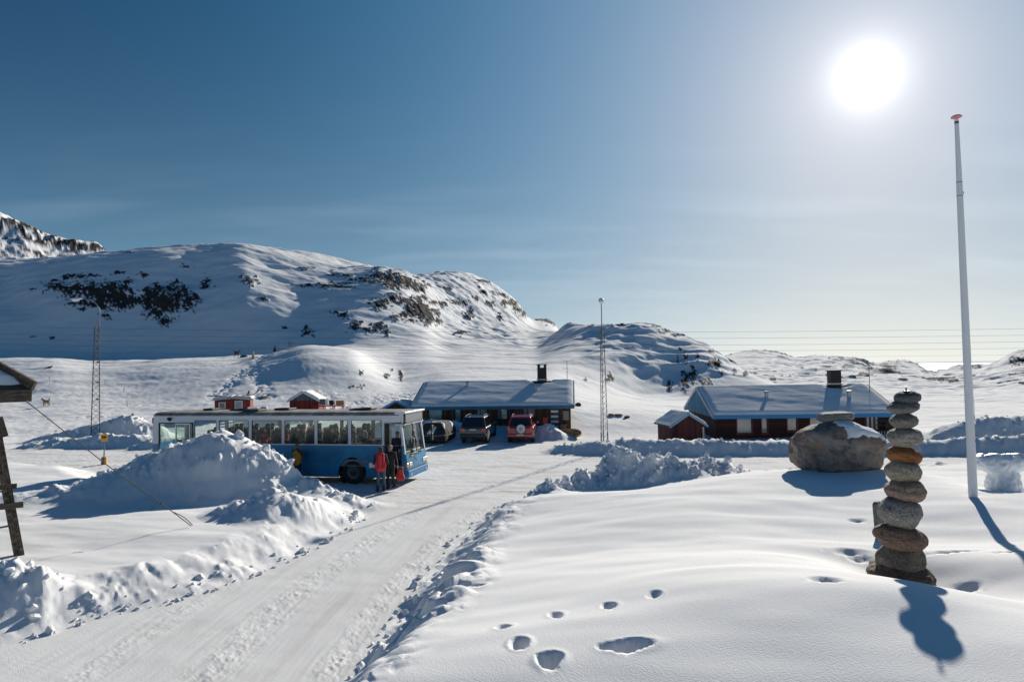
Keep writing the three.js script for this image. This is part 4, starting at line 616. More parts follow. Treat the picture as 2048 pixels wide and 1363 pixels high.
  for (const s of [-1, 1]) { part(t, 'headlight', rbox(0.05, 0.17, 0.3, 0.02, x1 + 0.145, 0.84, s * 0.83), phys([0.7, 0.72, 0.74], 0.08, { clearcoat: 1 })); part(t, 'indicator', rbox(0.14, 0.17, 0.22, 0.03, x1 + 0.08, 0.84, s * 1.13), phys([0.85, 0.25, 0.015], 0.25, { clearcoat: 1 })); part(t, 'fog_light', cyl(0.07, 0.07, 0.03, 0, 0, 0, 14).rotateZ(Math.PI / 2).translate(x1 + 0.21, 0.42, s * 0.9), alu); }
  const brass = mat([0.5, 0.42, 0.3], 0.4, { metalness: 0.6 }); part(t, 'emblem', box(0.012, 0.34, 0.03, x1 + 0.165, 1.05, 0.05, 0.75), brass); part(t, 'name_badge', box(0.012, 0.05, 0.34, x1 + 0.15, 1.2, 0.62), brass);
  for (const s of [-1, 1]) { const z = s * 1.2; part(t, 'mirror', [tube([[x1 - 0.1, 2.55, z], [x1 + 0.35, 2.62, z * 1.02], [x1 + 0.42, 2.3, z * 1.0]], 0.016, 14, 6), rbox(0.09, 0.26, 0.17, 0.03, x1 + 0.42, 2.2, z), rbox(0.08, 0.34, 0.17, 0.03, x1 + 0.42, 1.82, z), tube([[x1 + 0.42, 2.3, z], [x1 + 0.42, 1.7, z]], 0.012, 4, 6)], black); }
  for (const z of [0.55, -0.45]) part(t, 'wiper', [tube([[x1 + 0.16, 1.22, z], [x1 + 0.14, 1.55, z + 0.12], [x1 + 0.1, 1.95, z + 0.16]], 0.014, 10, 5)], black);
  // doors
  part(t, 'front_door', [box(0.05, 2.2, 0.42, doorF[0] + 0.04, 1.5, 1.02), box(0.05, 2.2, 0.36, doorF[1] - 0.04, 1.5, 1.04), box(doorF[1] - doorF[0], 0.06, 0.06, (doorF[0] + doorF[1]) / 2, 2.62, 1.22)], black);
  const dm = (doorR[0] + doorR[1]) / 2; part(t, 'rear_door_frame', [box(0.06, 2.3, 0.06, doorR[0] + 0.02, 1.46, 1.23), box(0.06, 2.3, 0.06, doorR[1] - 0.02, 1.46, 1.23), box(doorR[1] - doorR[0], 0.06, 0.06, dm, 2.6, 1.23)], black);
  const leaf = part(t, 'rear_door', [box(0.76, 0.05, 0.04, 0, 2.56, 0), box(0.05, 2.16, 0.04, -0.36, 1.46, 0), box(0.05, 2.16, 0.04, 0.36, 1.46, 0), box(0.76, 0.08, 0.04, 0, 0.42, 0), box(0.76, 0.05, 0.04, 0, 1.4, 0)], alu); leaf.position.set(doorR[1] - 0.42, 0.02, 1.4);
  part(leaf, 'door_glass', new THREE.PlaneGeometry(0.68, 1.1).translate(0, 1.98, 0), carGlass); part(leaf, 'door_panel', box(0.68, 0.92, 0.02, 0, 0.92, 0), phys([0.5, 0.52, 0.54], 0.5));
  // running gear and flank details
  for (const [x, z] of [[fw, 1.02], [fw, -1.02], [rw, 1.02], [rw, -1.02]]) { wheel(t, 0.52, 0.3, x, 0.5, z); }
  for (const x of [fw, rw]) part(t, 'wheel_arch', new THREE.CylinderGeometry(0.66, 0.66, 2.3, 20, 1, true, Math.PI * 0.9, Math.PI * 1.2).rotateX(Math.PI / 2).translate(x, 0.5, 0), black);
  part(t, 'underbody', box(11.6, 0.2, 2.2, -0.1, 0.42, 0), black);
  for (const [p, y] of [[727, 0.98], [732, 0.98]]) part(t, 'side_marker', rbox(0.08, 0.05, 0.02, 0.008, busX(p), y, 1.258), phys([0.8, 0.16, 0.02], 0.3)); part(t, 'side_marker', rbox(0.07, 0.05, 0.02, 0.008, busX(637), 0.72, 1.258), phys([0.5, 0.03, 0.02], 0.3));
  part(t, 'luggage_flap', [box(2.6, 0.014, 0.008, 1.4, 1.02, 1.252), box(0.014, 0.7, 0.008, 0.1, 0.68, 1.252), box(0.014, 0.7, 0.008, 1.4, 0.68, 1.252), box(0.014, 0.7, 0.008, 2.7, 0.68, 1.252)], mat([0.02, 0.06, 0.12], 0.7));
  part(t, 'reversing_lamp', [cyl(0.06, 0.09, 0.14, 0, 0, 0, 14).rotateX(1.2).translate(busX(340), 2.8, 1.34), rod([busX(340), 2.83, 1.25], [busX(340), 2.8, 1.33], 0.02)], black);
  // inside
  part(t, 'floor', [box(12.0, 0.06, 2.34, 0, 0.78, 0), box(doorF[0] - doorR[1] - 0.3, 0.24, 2.34, (doorF[0] + doorR[1]) / 2 - 0.1, 0.93, 0)], inner); part(t, 'ceiling', box(11.9, 0.03, 2.3, 0, 2.9, 0), inner);
  for (let i = 0; i < 9; i++) for (const z of [-0.8, 0.75]) { const x = -3.3 + i * 0.82; if (x < doorF[0] - 0.5) part(t, 'seat', [rbox(0.1, 0.85, 0.86, 0.04, x, 1.86, z), rbox(0.46, 0.12, 0.86, 0.04, x + 0.26, 1.48, z), box(0.08, 0.4, 0.5, x + 0.24, 1.24, z)], seatM); }
  for (let i = 0; i < 4; i++) part(t, 'grab_pole', rod([-2.6 + i * 1.9, 0.8, 0.28], [-2.6 + i * 1.9, 2.9, 0.28], 0.018), alu);
  part(t, 'dashboard', [rbox(0.5, 0.4, 2.2, 0.08, x1 - 0.25, 1.2, 0)], black); part(t, 'driver_seat', [rbox(0.12, 0.9, 0.5, 0.05, x1 - 1.45, 1.75, -0.65), rbox(0.5, 0.14, 0.5, 0.05, x1 - 1.2, 1.3, -0.65)], seatM);
  part(t, 'steering_wheel', new THREE.TorusGeometry(0.23, 0.018, 8, 24).rotateY(Math.PI / 2).rotateZ(-0.9).translate(x1 - 0.62, 1.5, -0.65), black);
  part(t, 'door_step', [box(doorF[1] - doorF[0], 0.05, 0.4, (doorF[0] + doorF[1]) / 2, 0.42, 1.0)], inner);
}
// ---------------------------------------------------------------- houses
const boards = tex(512, (u, v) => { const k = Math.floor(u * 16), e = Math.abs((u * 16) % 1 - 0.5), g = 0.78 + 0.3 * (hash2(k, 3) - 0.5) + 0.3 * noise2(u * 120, v * 6) * 0.6 - (e > 0.46 ? 0.35 : 0); return [g, g, g]; }, 1, true);
const boardsH = tex(512, (u, v) => { const k = Math.floor(v * 16), e = Math.abs((v * 16) % 1 - 0.5), g = 0.78 + 0.3 * (hash2(k, 9) - 0.5) + 0.25 * noise2(v * 120, u * 6) * 0.6 - (e > 0.45 ? 0.4 : 0); return [g, g, g]; }, 1, true);
const metres = (g, s = 1) => { const p = g.attributes.position, n = g.attributes.normal, uv = new Float32Array(p.count * 2); for (let i = 0; i < p.count; i++) { const ax = Math.abs(n.getX(i)), ay = Math.abs(n.getY(i)), az = Math.abs(n.getZ(i)); uv[i * 2] = (ax > az && ax > ay ? p.getZ(i) : p.getX(i)) * s; uv[i * 2 + 1] = (ay > ax && ay > az ? p.getZ(i) : p.getY(i)) * s; } g.setAttribute('uv', new THREE.BufferAttribute(uv, 2)); return g; };
function snowSheet(f, nu, nv, edge = 0.06) { // f(u,v) -> [base point, thickness]; sides run down to the base
  const ps = [], top = (u, v) => { const [b, t] = f(u, v), e = Math.min(u, 1 - u, v, 1 - v), k = Math.pow(clamp(e / edge), 0.45); return [b.x, b.y + t * k, b.z]; };
  for (let i = 0; i < nu; i++) for (let j = 0; j < nv; j++) { const a = top(i / nu, j / nv), b = top((i + 1) / nu, j / nv), c = top((i + 1) / nu, (j + 1) / nv), d = top(i / nu, (j + 1) / nv); ps.push(...a, ...b, ...c, ...a, ...c, ...d); }
  const g = new THREE.BufferGeometry(); g.setAttribute('position', new THREE.Float32BufferAttribute(ps, 3)); const q = []; for (let i = 0; i < ps.length; i += 3) q.push(ps[i] / 2, ps[i + 2] / 2); g.setAttribute('uv', new THREE.Float32BufferAttribute(q, 2)); g.setAttribute('color', new THREE.Float32BufferAttribute(new Float32Array(ps.length).fill(0.86), 3));
  const m = mergeVertices(g, 1e-4); m.computeVertexNormals(); return m;
}
const blueTrim = mat([0.03, 0.2, 0.42], 0.6), darkTrim = mat([0.03, 0.03, 0.032], 0.7), sootM = mat([0.045, 0.04, 0.038], 0.95), tin = mat([0.4, 0.41, 0.42], 0.45, { metalness: 0.6 });
const paneM = phys([0.32, 0.32, 0.3], 0.12, { clearcoat: 1, clearcoatRoughness: 0.03 }), paneDark = phys([0.03, 0.033, 0.035], 0.06, { clearcoat: 1, clearcoatRoughness: 0.02 });
function house(o) { // ridge along x; origin under the ridge at floor level; +z faces the road
  const t = thing('house', o.label, 'house', [o.x, o.floor, o.z], o.turn), L = o.half, Wd = 4.35, E = o.eave, R = o.ridge, over = 0.55;
  const wall = mat(o.wall, 0.9, { map: o.flat ? boardsH : boards }), frame = o.frame;
  const front = new THREE.Shape([[-L + 0.25, 0], [L - 0.25, 0], [L - 0.25, E + 0.1], [-L + 0.25, E + 0.1]].map((p) => new THREE.Vector2(...p)));
  for (const [a, b, y0, y1] of [...o.windows, ...o.doors]) front.holes.push(new THREE.Path([[a, y0], [b, y0], [b, y1], [a, y1]].map((p) => new THREE.Vector2(...p))));
  part(t, 'front_wall', metres(extr(front, 0.16, Wd), 0.42), wall);
  part(t, 'back_wall', metres(box(2 * L - 0.5, E + 0.1, 0.16, 0, (E + 0.1) / 2, -Wd), 0.42), wall);
  const gable = [[-Wd + 0.09, 0], [Wd - 0.09, 0], [Wd - 0.09, E + 0.1], [-Wd + 0.09, E + 0.1]];
  for (const s of [-1, 1]) {
    part(t, 'side_wall', metres(prism(gable, 0.16).rotateY(Math.PI / 2).translate(s * (L - 0.33), 0, 0), 0.42), wall);
    part(t, 'gable', metres(prism([[-Wd - 0.5, R - (Wd + 0.5) * (R - E) / Wd - 0.14], [Wd + 0.5, R - (Wd + 0.5) * (R - E) / Wd - 0.14], [0, R - 0.1]], 0.1).rotateY(Math.PI / 2).translate(s * (L - 0.08), 0, 0), 0.42), mat([0.09, 0.35, 0.56], 0.8, { map: boards }));
  }
  part(t, 'room_floor', box(2 * L - 1, 0.1, 2 * Wd - 0.4, 0, -0.05, 0), darkTrim); part(t, 'room_wall', box(2 * L - 1, E, 0.1, 0, E / 2, Wd - 2.4), mat([0.35, 0.33, 0.3], 0.9));
  const run = Wd + over, drop = (R - E) / Wd, ey = R - run * drop, ang = Math.atan(drop), sl = Math.hypot(run, run * drop);
  for (const s of [-1, 1]) { const g = box(2 * L, 0.09, sl, 0, 0, 0, s * ang).translate(0, (R + ey) / 2 - 0.045, s * run / 2); part(t, 'roof_slope', g, mat([0.09, 0.085, 0.08], 0.9)); }
  for (const s of [-1, 1]) part(t, 'eave_fascia', box(2 * L + 0.04, 0.24, 0.05, 0, ey - 0.08, s * (run + 0.03)), o.trim ?? blueTrim);
  for (const s of [-1, 1]) for (const q of [-1, 1]) part(t, 'verge_board', box(0.05, 0.2, sl, 0, 0, 0, q * ang).translate(s * (L + 0.03), (R + ey) / 2 - 0.06, q * run / 2), mat([0.5, 0.54, 0.58], 0.7));
  for (const s of [-1, 1]) part(t, 'roof_snow', snowSheet((u, v) => { const x = -L + 2 * L * u, q = v * run, near = Math.hypot((x - o.chimney) / 0.9, (q - 0.2) / 0.7); const th = (0.17 + 0.045 * fbm(x * 0.35 + o.seed, q * 0.8 + s * 7, 4) + 0.035 * fbm(x * 0.2 - q * 0.5, q * 0.3 + o.seed, 2)) * sstep(0.75, 1.25, near + 0.35 * noise2(x * 3 + o.seed, q * 3)) - 0.03 * (near < 0.9 ? 1 : 0); return [V(x, R - q * drop + 0.005, s * q), Math.max(-0.02, th)]; }, 110, 44, 0.035), snowMat);
  // chimney and vents
  const ch = part(t, 'chimney', [box(0.72, o.chH + 0.6, 0.72, o.chimney, R + (o.chH - 0.6) / 2, 0)], sootM); part(ch, 'chimney_cap', [box(0.86, 0.05, 0.86, o.chimney, R + o.chH + (o.open ? 0.24 : 0.026), 0), ...(o.open ? [box(0.2, 0.22, 0.72, o.chimney - 0.25, R + o.chH + 0.11, 0), box(0.2, 0.22, 0.72, o.chimney + 0.25, R + o.chH + 0.11, 0)] : [])], sootM);
  part(ch, 'flashing', [box(0.84, 0.1, 0.84, o.chimney, R + 0.1, 0)], tin);
  for (const [x, q] of o.vents) { const v = part(t, 'roof_vent', [cyl(0.13, 0.13, 0.42, x, R - q * drop + 0.3, q, 14)], tin); part(v, 'vent_cap', [cyl(0.17, 0.17, 0.1, x, R - q * drop + 0.5, q, 14)], mat([0.25, 0.25, 0.26], 0.5)); }
  // windows
  for (const [a, b, y0, y1, kind] of o.windows) {
    const w = new THREE.Group(); w.name = 'window'; t.add(w); const f = 0.07, z = Wd + 0.06;
    part(w, 'frame', [box(b - a + 2 * f, f, 0.09, (a + b) / 2, y1 + f / 2, z), box(b - a + 2 * f, f, 0.09, (a + b) / 2, y0 - f / 2, z), box(f, y1 - y0, 0.09, a - f / 2, (y0 + y1) / 2, z), box(f, y1 - y0, 0.09, b + f / 2, (y0 + y1) / 2, z)], frame);
    part(w, 'pane', box(b - a, y1 - y0, 0.02, (a + b) / 2, (y0 + y1) / 2, Wd - 0.02), kind === 'dark' ? paneDark : paneM);
    if (kind === 'split') part(w, 'muntin', box(0.06, y1 - y0, 0.05, a + (b - a) * 0.32, (y0 + y1) / 2, Wd + 0.02), frame);
    part(w, 'sill', box(b - a + 0.2, 0.05, 0.16, (a + b) / 2, y0 - f - 0.03, z + 0.05), frame);
  }
  for (const [a, b, y0, y1, kind] of o.doors) {
    const d = part(t, 'door', box(b - a - 0.02, y1 - y0 - 0.02, 0.06, (a + b) / 2, (y0 + y1) / 2, Wd + 0.02), kind === 'stripes' ? mat([0.2, 0.03, 0.035], 0.6) : mat([0.035, 0.05, 0.055], 0.5));
    if (kind === 'stripes') for (let i = 0; i < 3; i++) part(d, 'door_stripe', box((b - a) * 0.14, y1 - y0 - 0.2, 0.02, a + (b - a) * (0.2 + 0.3 * i), (y0 + y1) / 2, Wd + 0.065), mat([0.7, 0.7, 0.68], 0.5));
    else for (let i = 0; i < 5; i++) part(d, 'door_light', box((b - a) * 0.74, 0.15, 0.02, (a + b) / 2, y0 + 0.2 + i * (y1 - y0 - 0.3) / 4.6, Wd + 0.06), phys([0.5, 0.54, 0.56], 0.15, { clearcoat: 1 }));
    part(d, 'door_frame', [box(0.09, y1 - y0, 0.1, a - 0.045, (y0 + y1) / 2, Wd + 0.07), box(0.09, y1 - y0, 0.1, b + 0.045, (y0 + y1) / 2, Wd + 0.07), box(b - a + 0.18, 0.09, 0.1, (a + b) / 2, y1 + 0.045, Wd + 0.07)], darkTrim);
    part(d, 'handle', rod([b - 0.12, (y0 + y1) / 2, Wd + 0.1], [b - 0.24, (y0 + y1) / 2, Wd + 0.1], 0.018), tin);
  }
  const [ax, az, ah] = o.antenna, by = R - Math.abs(az) * drop; part(t, 'antenna', [rod([ax, by, az], [ax, by + ah, az], 0.022), rod([ax - 0.35, by + ah - 0.1, az], [ax + 0.55, by + ah, az], 0.012), ...[-0.3, -0.1, 0.1, 0.3, 0.5].map((q) => rod([ax + q, by + ah - 0.05, az - 0.22], [ax + q, by + ah - 0.05, az + 0.22], 0.009)), rod([ax - 0.4, by + ah * 0.62, az], [ax + 0.1, by + ah * 0.62, az], 0.012)], mat([0.1, 0.1, 0.1], 0.5, { metalness: 0.5 }));
  return t;
}
const h1 = house({ label: 'long brown house with a snowy roof and open chimney behind the parked cars', x: -1.17, z: -55.0, floor: -0.1, turn: -0.09, half: 6.05, eave: 2.42, ridge: 3.98, wall: [0.2, 0.085, 0.05], frame: darkTrim, chimney: 3.55, chH: 1.05, open: true, seed: 3, trim: mat([0.04, 0.15, 0.26], 0.6), vents: [[-2.3, 1.3], [3.2, 2.3]], antenna: [5.55, -0.3, 1.7],
  windows: [[-4.75, -3.75, 1.0, 2.05], [-2.75, -2.35, 1.05, 2.05], [-1.1, -0.4, 1.3, 2.1, 'split'], [0.42, 1.1, 1.3, 2.1, 'split'], [2.35, 3.2, 1.35, 2.1, 'split']], doors: [[4.25, 4.98, 0.12, 2.12, 'lights']] });
part(h1, 'meter_box', box(0.42, 0.65, 0.14, 5.45, 1.5, 4.5), mat([0.28, 0.27, 0.25], 0.7)); part(h1, 'water_butt', [box(0.44, 0.9, 0.4, 5.25, 0.45, 4.75)], mat([0.3, 0.25, 0.2], 0.9, { map: boards }));
const h2 = house({ label: 'long dark red house with a snowy roof and bright blue gable on the right', x: 19.35, z: -49.3, floor: -0.75, turn: -0.06, half: 6.0, eave: 2.52, ridge: 4.08, wall: [0.12, 0.045, 0.035], flat: true, frame: mat([0.2, 0.025, 0.03], 0.6), chimney: 3.75, chH: 1.02, open: false, seed: 11, trim: mat([0.03, 0.27, 0.58], 0.55), vents: [[-1.75, 2.3], [3.75, 2.4]], antenna: [5.35, 1.9, 2.1],
  windows: [[-4.35, -3.4, 1.15, 2.15], [-2.75, -2.4, 1.15, 2.15], [-1.1, -0.5, 1.3, 2.15], [0.35, 1.3, 1.15, 2.15], [2.2, 3.0, 1.2, 2.1]], doors: [[3.85, 4.75, 0.3, 2.25, 'stripes']] });
part(h2, 'meter_box', box(0.36, 0.5, 0.12, 5.25, 1.5, 4.48), mat([0.06, 0.06, 0.07], 0.7));
function shed(name, label, o) { // ridge along z, gable faces +z
  const t = thing(name, label, 'shed', [o.x, o.y, o.z], o.turn ?? 0), { w, d, e, r } = o, wallM = mat(o.wall, 0.85, { map: boards });
  part(t, 'side_wall', metres(box(0.08, e, d, -w / 2 + 0.04, e / 2, 0), 0.5), wallM); part(t, 'side_wall', metres(box(0.08, e, d, w / 2 - 0.04, e / 2, 0), 0.5), wallM);
  part(t, 'front_wall', metres(box(w - 0.17, e, 0.08, 0, e / 2, d / 2 - 0.04), 0.5), wallM); part(t, 'back_wall', metres(box(w - 0.17, e, 0.08, 0, e / 2, -d / 2 + 0.04), 0.5), wallM);
  for (const s of [-1, 1]) part(t, 'gable', metres(prism([[-w / 2, e + 0.002], [w / 2, e + 0.002], [0, r]], 0.08).translate(0, 0, s * (d / 2 - 0.04)), 0.5), o.gable ?? wallM);
  const run = w / 2 + 0.2, dr = (r - e) / (w / 2), sl = Math.hypot(run, run * dr), an = Math.atan(dr);
  for (const s of [-1, 1]) { part(t, 'roof_slope', box(sl, 0.06, d + 0.4, 0, 0, 0, 0, 0, -s * an).translate(s * run / 2, r - run * dr / 2 + 0.035, 0), o.roof ?? darkTrim); part(t, 'roof_snow', snowSheet((u, v) => { const q = v * run * 0.97, z = (u - 0.5) * (d + 0.32); return [V(s * q, r - q * dr + 0.065, z), 0.16 + 0.06 * fbm(q * 1.5 + o.x, z * 0.9 + s, 3)]; }, 26, 20, 0.07), snowMat); part(t, 'verge_board', box(sl, 0.12, 0.04, 0, 0, 0, 0, 0, -s * an).translate(s * run / 2, r - run * dr / 2 + 0.01, d / 2 + 0.21), o.trim); }
  return t;
}
{ // porch shed at the corner of the right house, store beside the left house, two kennel sheds
  const p = at(1368, 868, 42.5); const s = shed('porch_shed', 'small dark red gabled shed with snow on its roof beside the blue gable', { x: p.x, y: -0.4, z: -43.4, turn: 0.12, w: 2.05, d: 2.6, e: 1.65, r: 2.3, wall: [0.11, 0.025, 0.03], trim: mat([0.2, 0.34, 0.46], 0.6) });
  part(s, 'corner_post', box(0.1, 1.5, 0.1, 0.98, 0.75, 1.3), mat([0.4, 0.4, 0.4], 0.8));
  shed('store_shed', 'low dark shed with snowy roof behind the front end of the bus', { x: -8.7, y: -0.1, z: -53.5, turn: -0.09, w: 2.6, d: 3, e: 1.9, r: 2.6, wall: [0.1, 0.04, 0.03], trim: blueTrim });
  const a = at(461, 830, 60); const k = shed('red_hut', 'small red hut with a white framed window and long sledges on its flat snowy roof', { x: a.x, y: gy(a.x, 60) - 0.25, z: -60.8, turn: 0.25, w: 2.9, d: 2.2, e: 1.85, r: 1.98, wall: [0.34, 0.045, 0.04], trim: mat([0.45, 0.44, 0.42], 0.8) });
  const white = mat([0.72, 0.72, 0.7], 0.6), z = 1.1;
  const w = part(k, 'window', box(0.42, 0.4, 0.03, -0.85, 1.35, z + 0.01), paneDark); part(w, 'frame', [box(0.58, 0.08, 0.06, -0.85, 1.59, z + 0.03), box(0.58, 0.08, 0.06, -0.85, 1.11, z + 0.03), box(0.08, 0.4, 0.06, -1.1, 1.35, z + 0.03), box(0.08, 0.4, 0.06, -0.6, 1.35, z + 0.03)], white);
  const d = part(k, 'door', box(0.5, 1.6, 0.05, 0.5, 0.85, z + 0.02), mat([0.36, 0.38, 0.38], 0.7)); part(d, 'frame', [box(0.07, 1.7, 0.07, 0.21, 0.87, z + 0.03), box(0.07, 1.7, 0.07, 0.79, 0.87, z + 0.03), box(0.51, 0.07, 0.07, 0.5, 1.69, z + 0.03)], white);
  const sl = thing('sledge', 'long wooden sledge lying upside on the roof of the red hut', 'sledge', [a.x, k.position.y + 2.13, -60.5], 0.25), ww = mat([0.2, 0.14, 0.09], 0.9);
  for (const s of [-1, 1]) part(sl, 'runner', tube([[-2.1, 0.06, s * 0.35], [-1.2, 0.02, s * 0.35], [1.2, 0.02, s * 0.35], [1.9, 0.2, s * 0.35], [2.15, 0.5, s * 0.35]], 0.035, 24, 6), ww);
  for (let i = 0; i < 6; i++) part(sl, 'slat', box(0.1, 0.03, 0.8, -1.6 + i * 0.5, 0.07, 0), ww);
  const b = at(608, 830, 60); shed('red_hut', 'small red hut with a grey gable under a thick snow cap', { x: b.x, y: gy(b.x, 60) - 0.2, z: -61, turn: 0.05, w: 2.45, d: 2.6, e: 1.45, r: 2.15, wall: [0.34, 0.045, 0.035], gable: mat([0.2, 0.22, 0.22], 0.8, { map: boards }), trim: mat([0.7, 0.72, 0.74], 0.7) });
}
// ---------------------------------------------------------------- cars
function rpoly(pts, r = 0.06, S = THREE.Shape) { const s = new S(), n = pts.length; for (let i = 0; i < n; i++) { const [ax, ay] = pts[(i + n - 1) % n], [bx, by] = pts[i], [cx, cy] = pts[(i + 1) % n], k = (x, y) => { const L = Math.hypot(x - bx, y - by), q = Math.min(r, L * 0.45) / L; return [bx + (x - bx) * q, by + (y - by) * q]; }, [px, py] = k(ax, ay), [qx, qy] = k(cx, cy); if (i) s.lineTo(px, py); else s.moveTo(px, py); s.quadraticCurveTo(bx, by, qx, qy); } s.closePath(); return s; }
function car(o) { // nose towards -z, tail towards +z
  const t = thing('parked_car', o.label, 'car', [o.x, o.y, o.z], o.turn), paint = phys(o.paint, 0.3, { clearcoat: 1, clearcoatRoughness: 0.06 }), W = o.w, L = o.l, z1 = L / 2, h = o.h, belt = h * 0.6, glass = phys([0.012, 0.014, 0.016], 0.05, { clearcoat: 1, clearcoatRoughness: 0.02 });
  const side = (pts, w, bev, taper) => { const g = new THREE.ExtrudeGeometry(rpoly(pts, 0.1), { depth: w - 2 * bev, bevelEnabled: true, bevelSize: bev, bevelThickness: bev, bevelOffset: -bev, bevelSegments: 4, curveSegments: 8 }).translate(0, 0, -w / 2 + bev).rotateY(-Math.PI / 2); const p = g.attributes.position; for (let i = 0; i < p.count; i++) { const y = p.getY(i); p.setX(i, p.getX(i) * (1 - taper * sstep(belt - 0.05, h, y))); } const m = mergeVertices(g.deleteAttribute('normal').deleteAttribute('uv'), 1e-4); m.computeVertexNormals(); return m; };
  // profile in (z, y)
  part(t, 'body', side([[z1, 0.36], [z1, belt - 0.06], [z1 - 0.06, belt + 0.02], [-z1 + 1.25, belt + 0.02], [-z1 + 0.15, belt - 0.14], [-z1, belt - 0.3], [-z1, 0.36]], W, 0.09, 0), paint);
  part(t, 'cabin', side([[z1 - 0.05, belt - 0.05], [z1 - 0.3, h - 0.02], [-0.35, h], [-z1 + 1.15, belt - 0.02]], W - 0.1, 0.07, 0.16), paint);
  // glass set on the cabin
  const tw = (y) => (W - 0.1) / 2 * (1 - 0.16 * sstep(belt - 0.05, h, y)), zr = (y) => lerp(z1 - 0.05, z1 - 0.3, (y - belt + 0.05) / (h - belt + 0.03)), quadG = (pts) => { const g = new THREE.BufferGeometry(); const n = 8, ps = []; const f = (u, v) => { const a = V(...pts[0]).lerp(V(...pts[1]), u), b = V(...pts[3]).lerp(V(...pts[2]), u); return a.lerp(b, v); }; for (let i = 0; i < n; i++) for (let j = 0; j < n; j++) { const q = [f(i / n, j / n), f((i + 1) / n, j / n), f((i + 1) / n, (j + 1) / n), f(i / n, (j + 1) / n)]; for (const k of [0, 1, 2, 0, 2, 3]) ps.push(q[k].x, q[k].y, q[k].z); } g.setAttribute('position', new THREE.Float32BufferAttribute(ps, 3)); g.setAttribute('uv', new THREE.Float32BufferAttribute(new Float32Array(ps.length / 3 * 2), 2)); g.computeVertexNormals(); return g; };
  const ya = belt + 0.06, yb = h - 0.12;
  part(t, 'rear_window', quadG([[-tw(ya) + 0.1, ya, zr(ya) + 0.012], [tw(ya) - 0.1, ya, zr(ya) + 0.012], [tw(yb) - 0.12, yb, zr(yb) + 0.012], [-tw(yb) + 0.12, yb, zr(yb) + 0.012]]), glass);
  for (const s of [-1, 1]) for (const [a, b, c, d] of [[z1 - 0.34, z1 - 0.42, 0.62, 0.6], [0.55, 0.53, -0.22, -0.2], [-0.3, -0.25, -0.95, -0.42]]) part(t, 'side_window', quadG([[s * (tw(ya) + 0.006), ya, a], [s * (tw(ya) + 0.006), ya, c], [s * (tw(yb) + 0.006), yb, d], [s * (tw(yb) + 0.006), yb, b]]), glass);
  part(t, 'windshield', quadG([[-tw(ya) + 0.08, ya, -z1 + 1.2], [tw(ya) - 0.08, ya, -z1 + 1.2], [tw(yb) - 0.1, yb, -0.44], [-tw(yb) + 0.1, yb, -0.44]]).translate(0, 0.02, -0.03), glass);
  part(t, 'rear_bumper', rbox(W - 0.02, 0.26, 0.22, 0.07, 0, 0.48, z1 - 0.02), o.bumper ?? paint); part(t, 'front_bumper', rbox(W - 0.04, 0.26, 0.2, 0.07, 0, 0.48, -z1 + 0.02), paint);
  part(t, 'number_plate', rbox(0.46, 0.11, 0.02, 0.008, 0, o.plate, z1 + (o.plate < 0.62 ? 0.1 : 0.015)), mat([0.6, 0.6, 0.58], 0.5));
  for (const s of [-1, 1]) {
    part(t, 'tail_light', rbox(o.lamp[0], o.lamp[1], 0.06, 0.02, s * (W / 2 - o.lamp[0] / 2 - 0.03), o.lamp[2], z1 - 0.012), phys([0.6, 0.02, 0.015], 0.2, { clearcoat: 1 }));
    part(t, 'headlight', rbox(0.34, 0.16, 0.06, 0.02, s * (W / 2 - 0.26), belt - 0.24, -z1 + 0.0), phys([0.7, 0.7, 0.72], 0.1, { clearcoat: 1 }));
    part(t, 'door_mirror', rbox(0.2, 0.15, 0.1, 0.04, s * (W / 2 + 0.08), belt + 0.1, -0.72), paint);
    part(t, 'roof_rail', tube([[s * (tw(h) - 0.1), h - 0.01, z1 - 0.5], [s * (tw(h) - 0.1), h + 0.05, z1 - 0.7], [s * (tw(h) - 0.1), h + 0.05, -0.1], [s * (tw(h) - 0.1), h - 0.01, -0.3]], 0.018, 14, 6), darkTrim);
    for (const z of [z1 - 0.85, -z1 + 0.85]) { wheel(t, 0.35, 0.22, s * (W / 2 - 0.13), 0.33, z, [0.3, 0.3, 0.31], 'x'); part(t, 'wheel_arch', new THREE.CylinderGeometry(0.42, 0.42, 0.12, 20).rotateZ(Math.PI / 2).translate(s * (W / 2 - 0.055), 0.36, z), darkTrim); }
  }
  part(t, 'underbody', box(W - 0.3, 0.18, L - 0.5, 0, 0.32, 0), darkTrim); part(t, 'rear_wiper', rod([0.02, ya + 0.02, z1 - 0.04], [-0.34, ya + 0.16, z1 - 0.075], 0.01), darkTrim);
  return t;
}
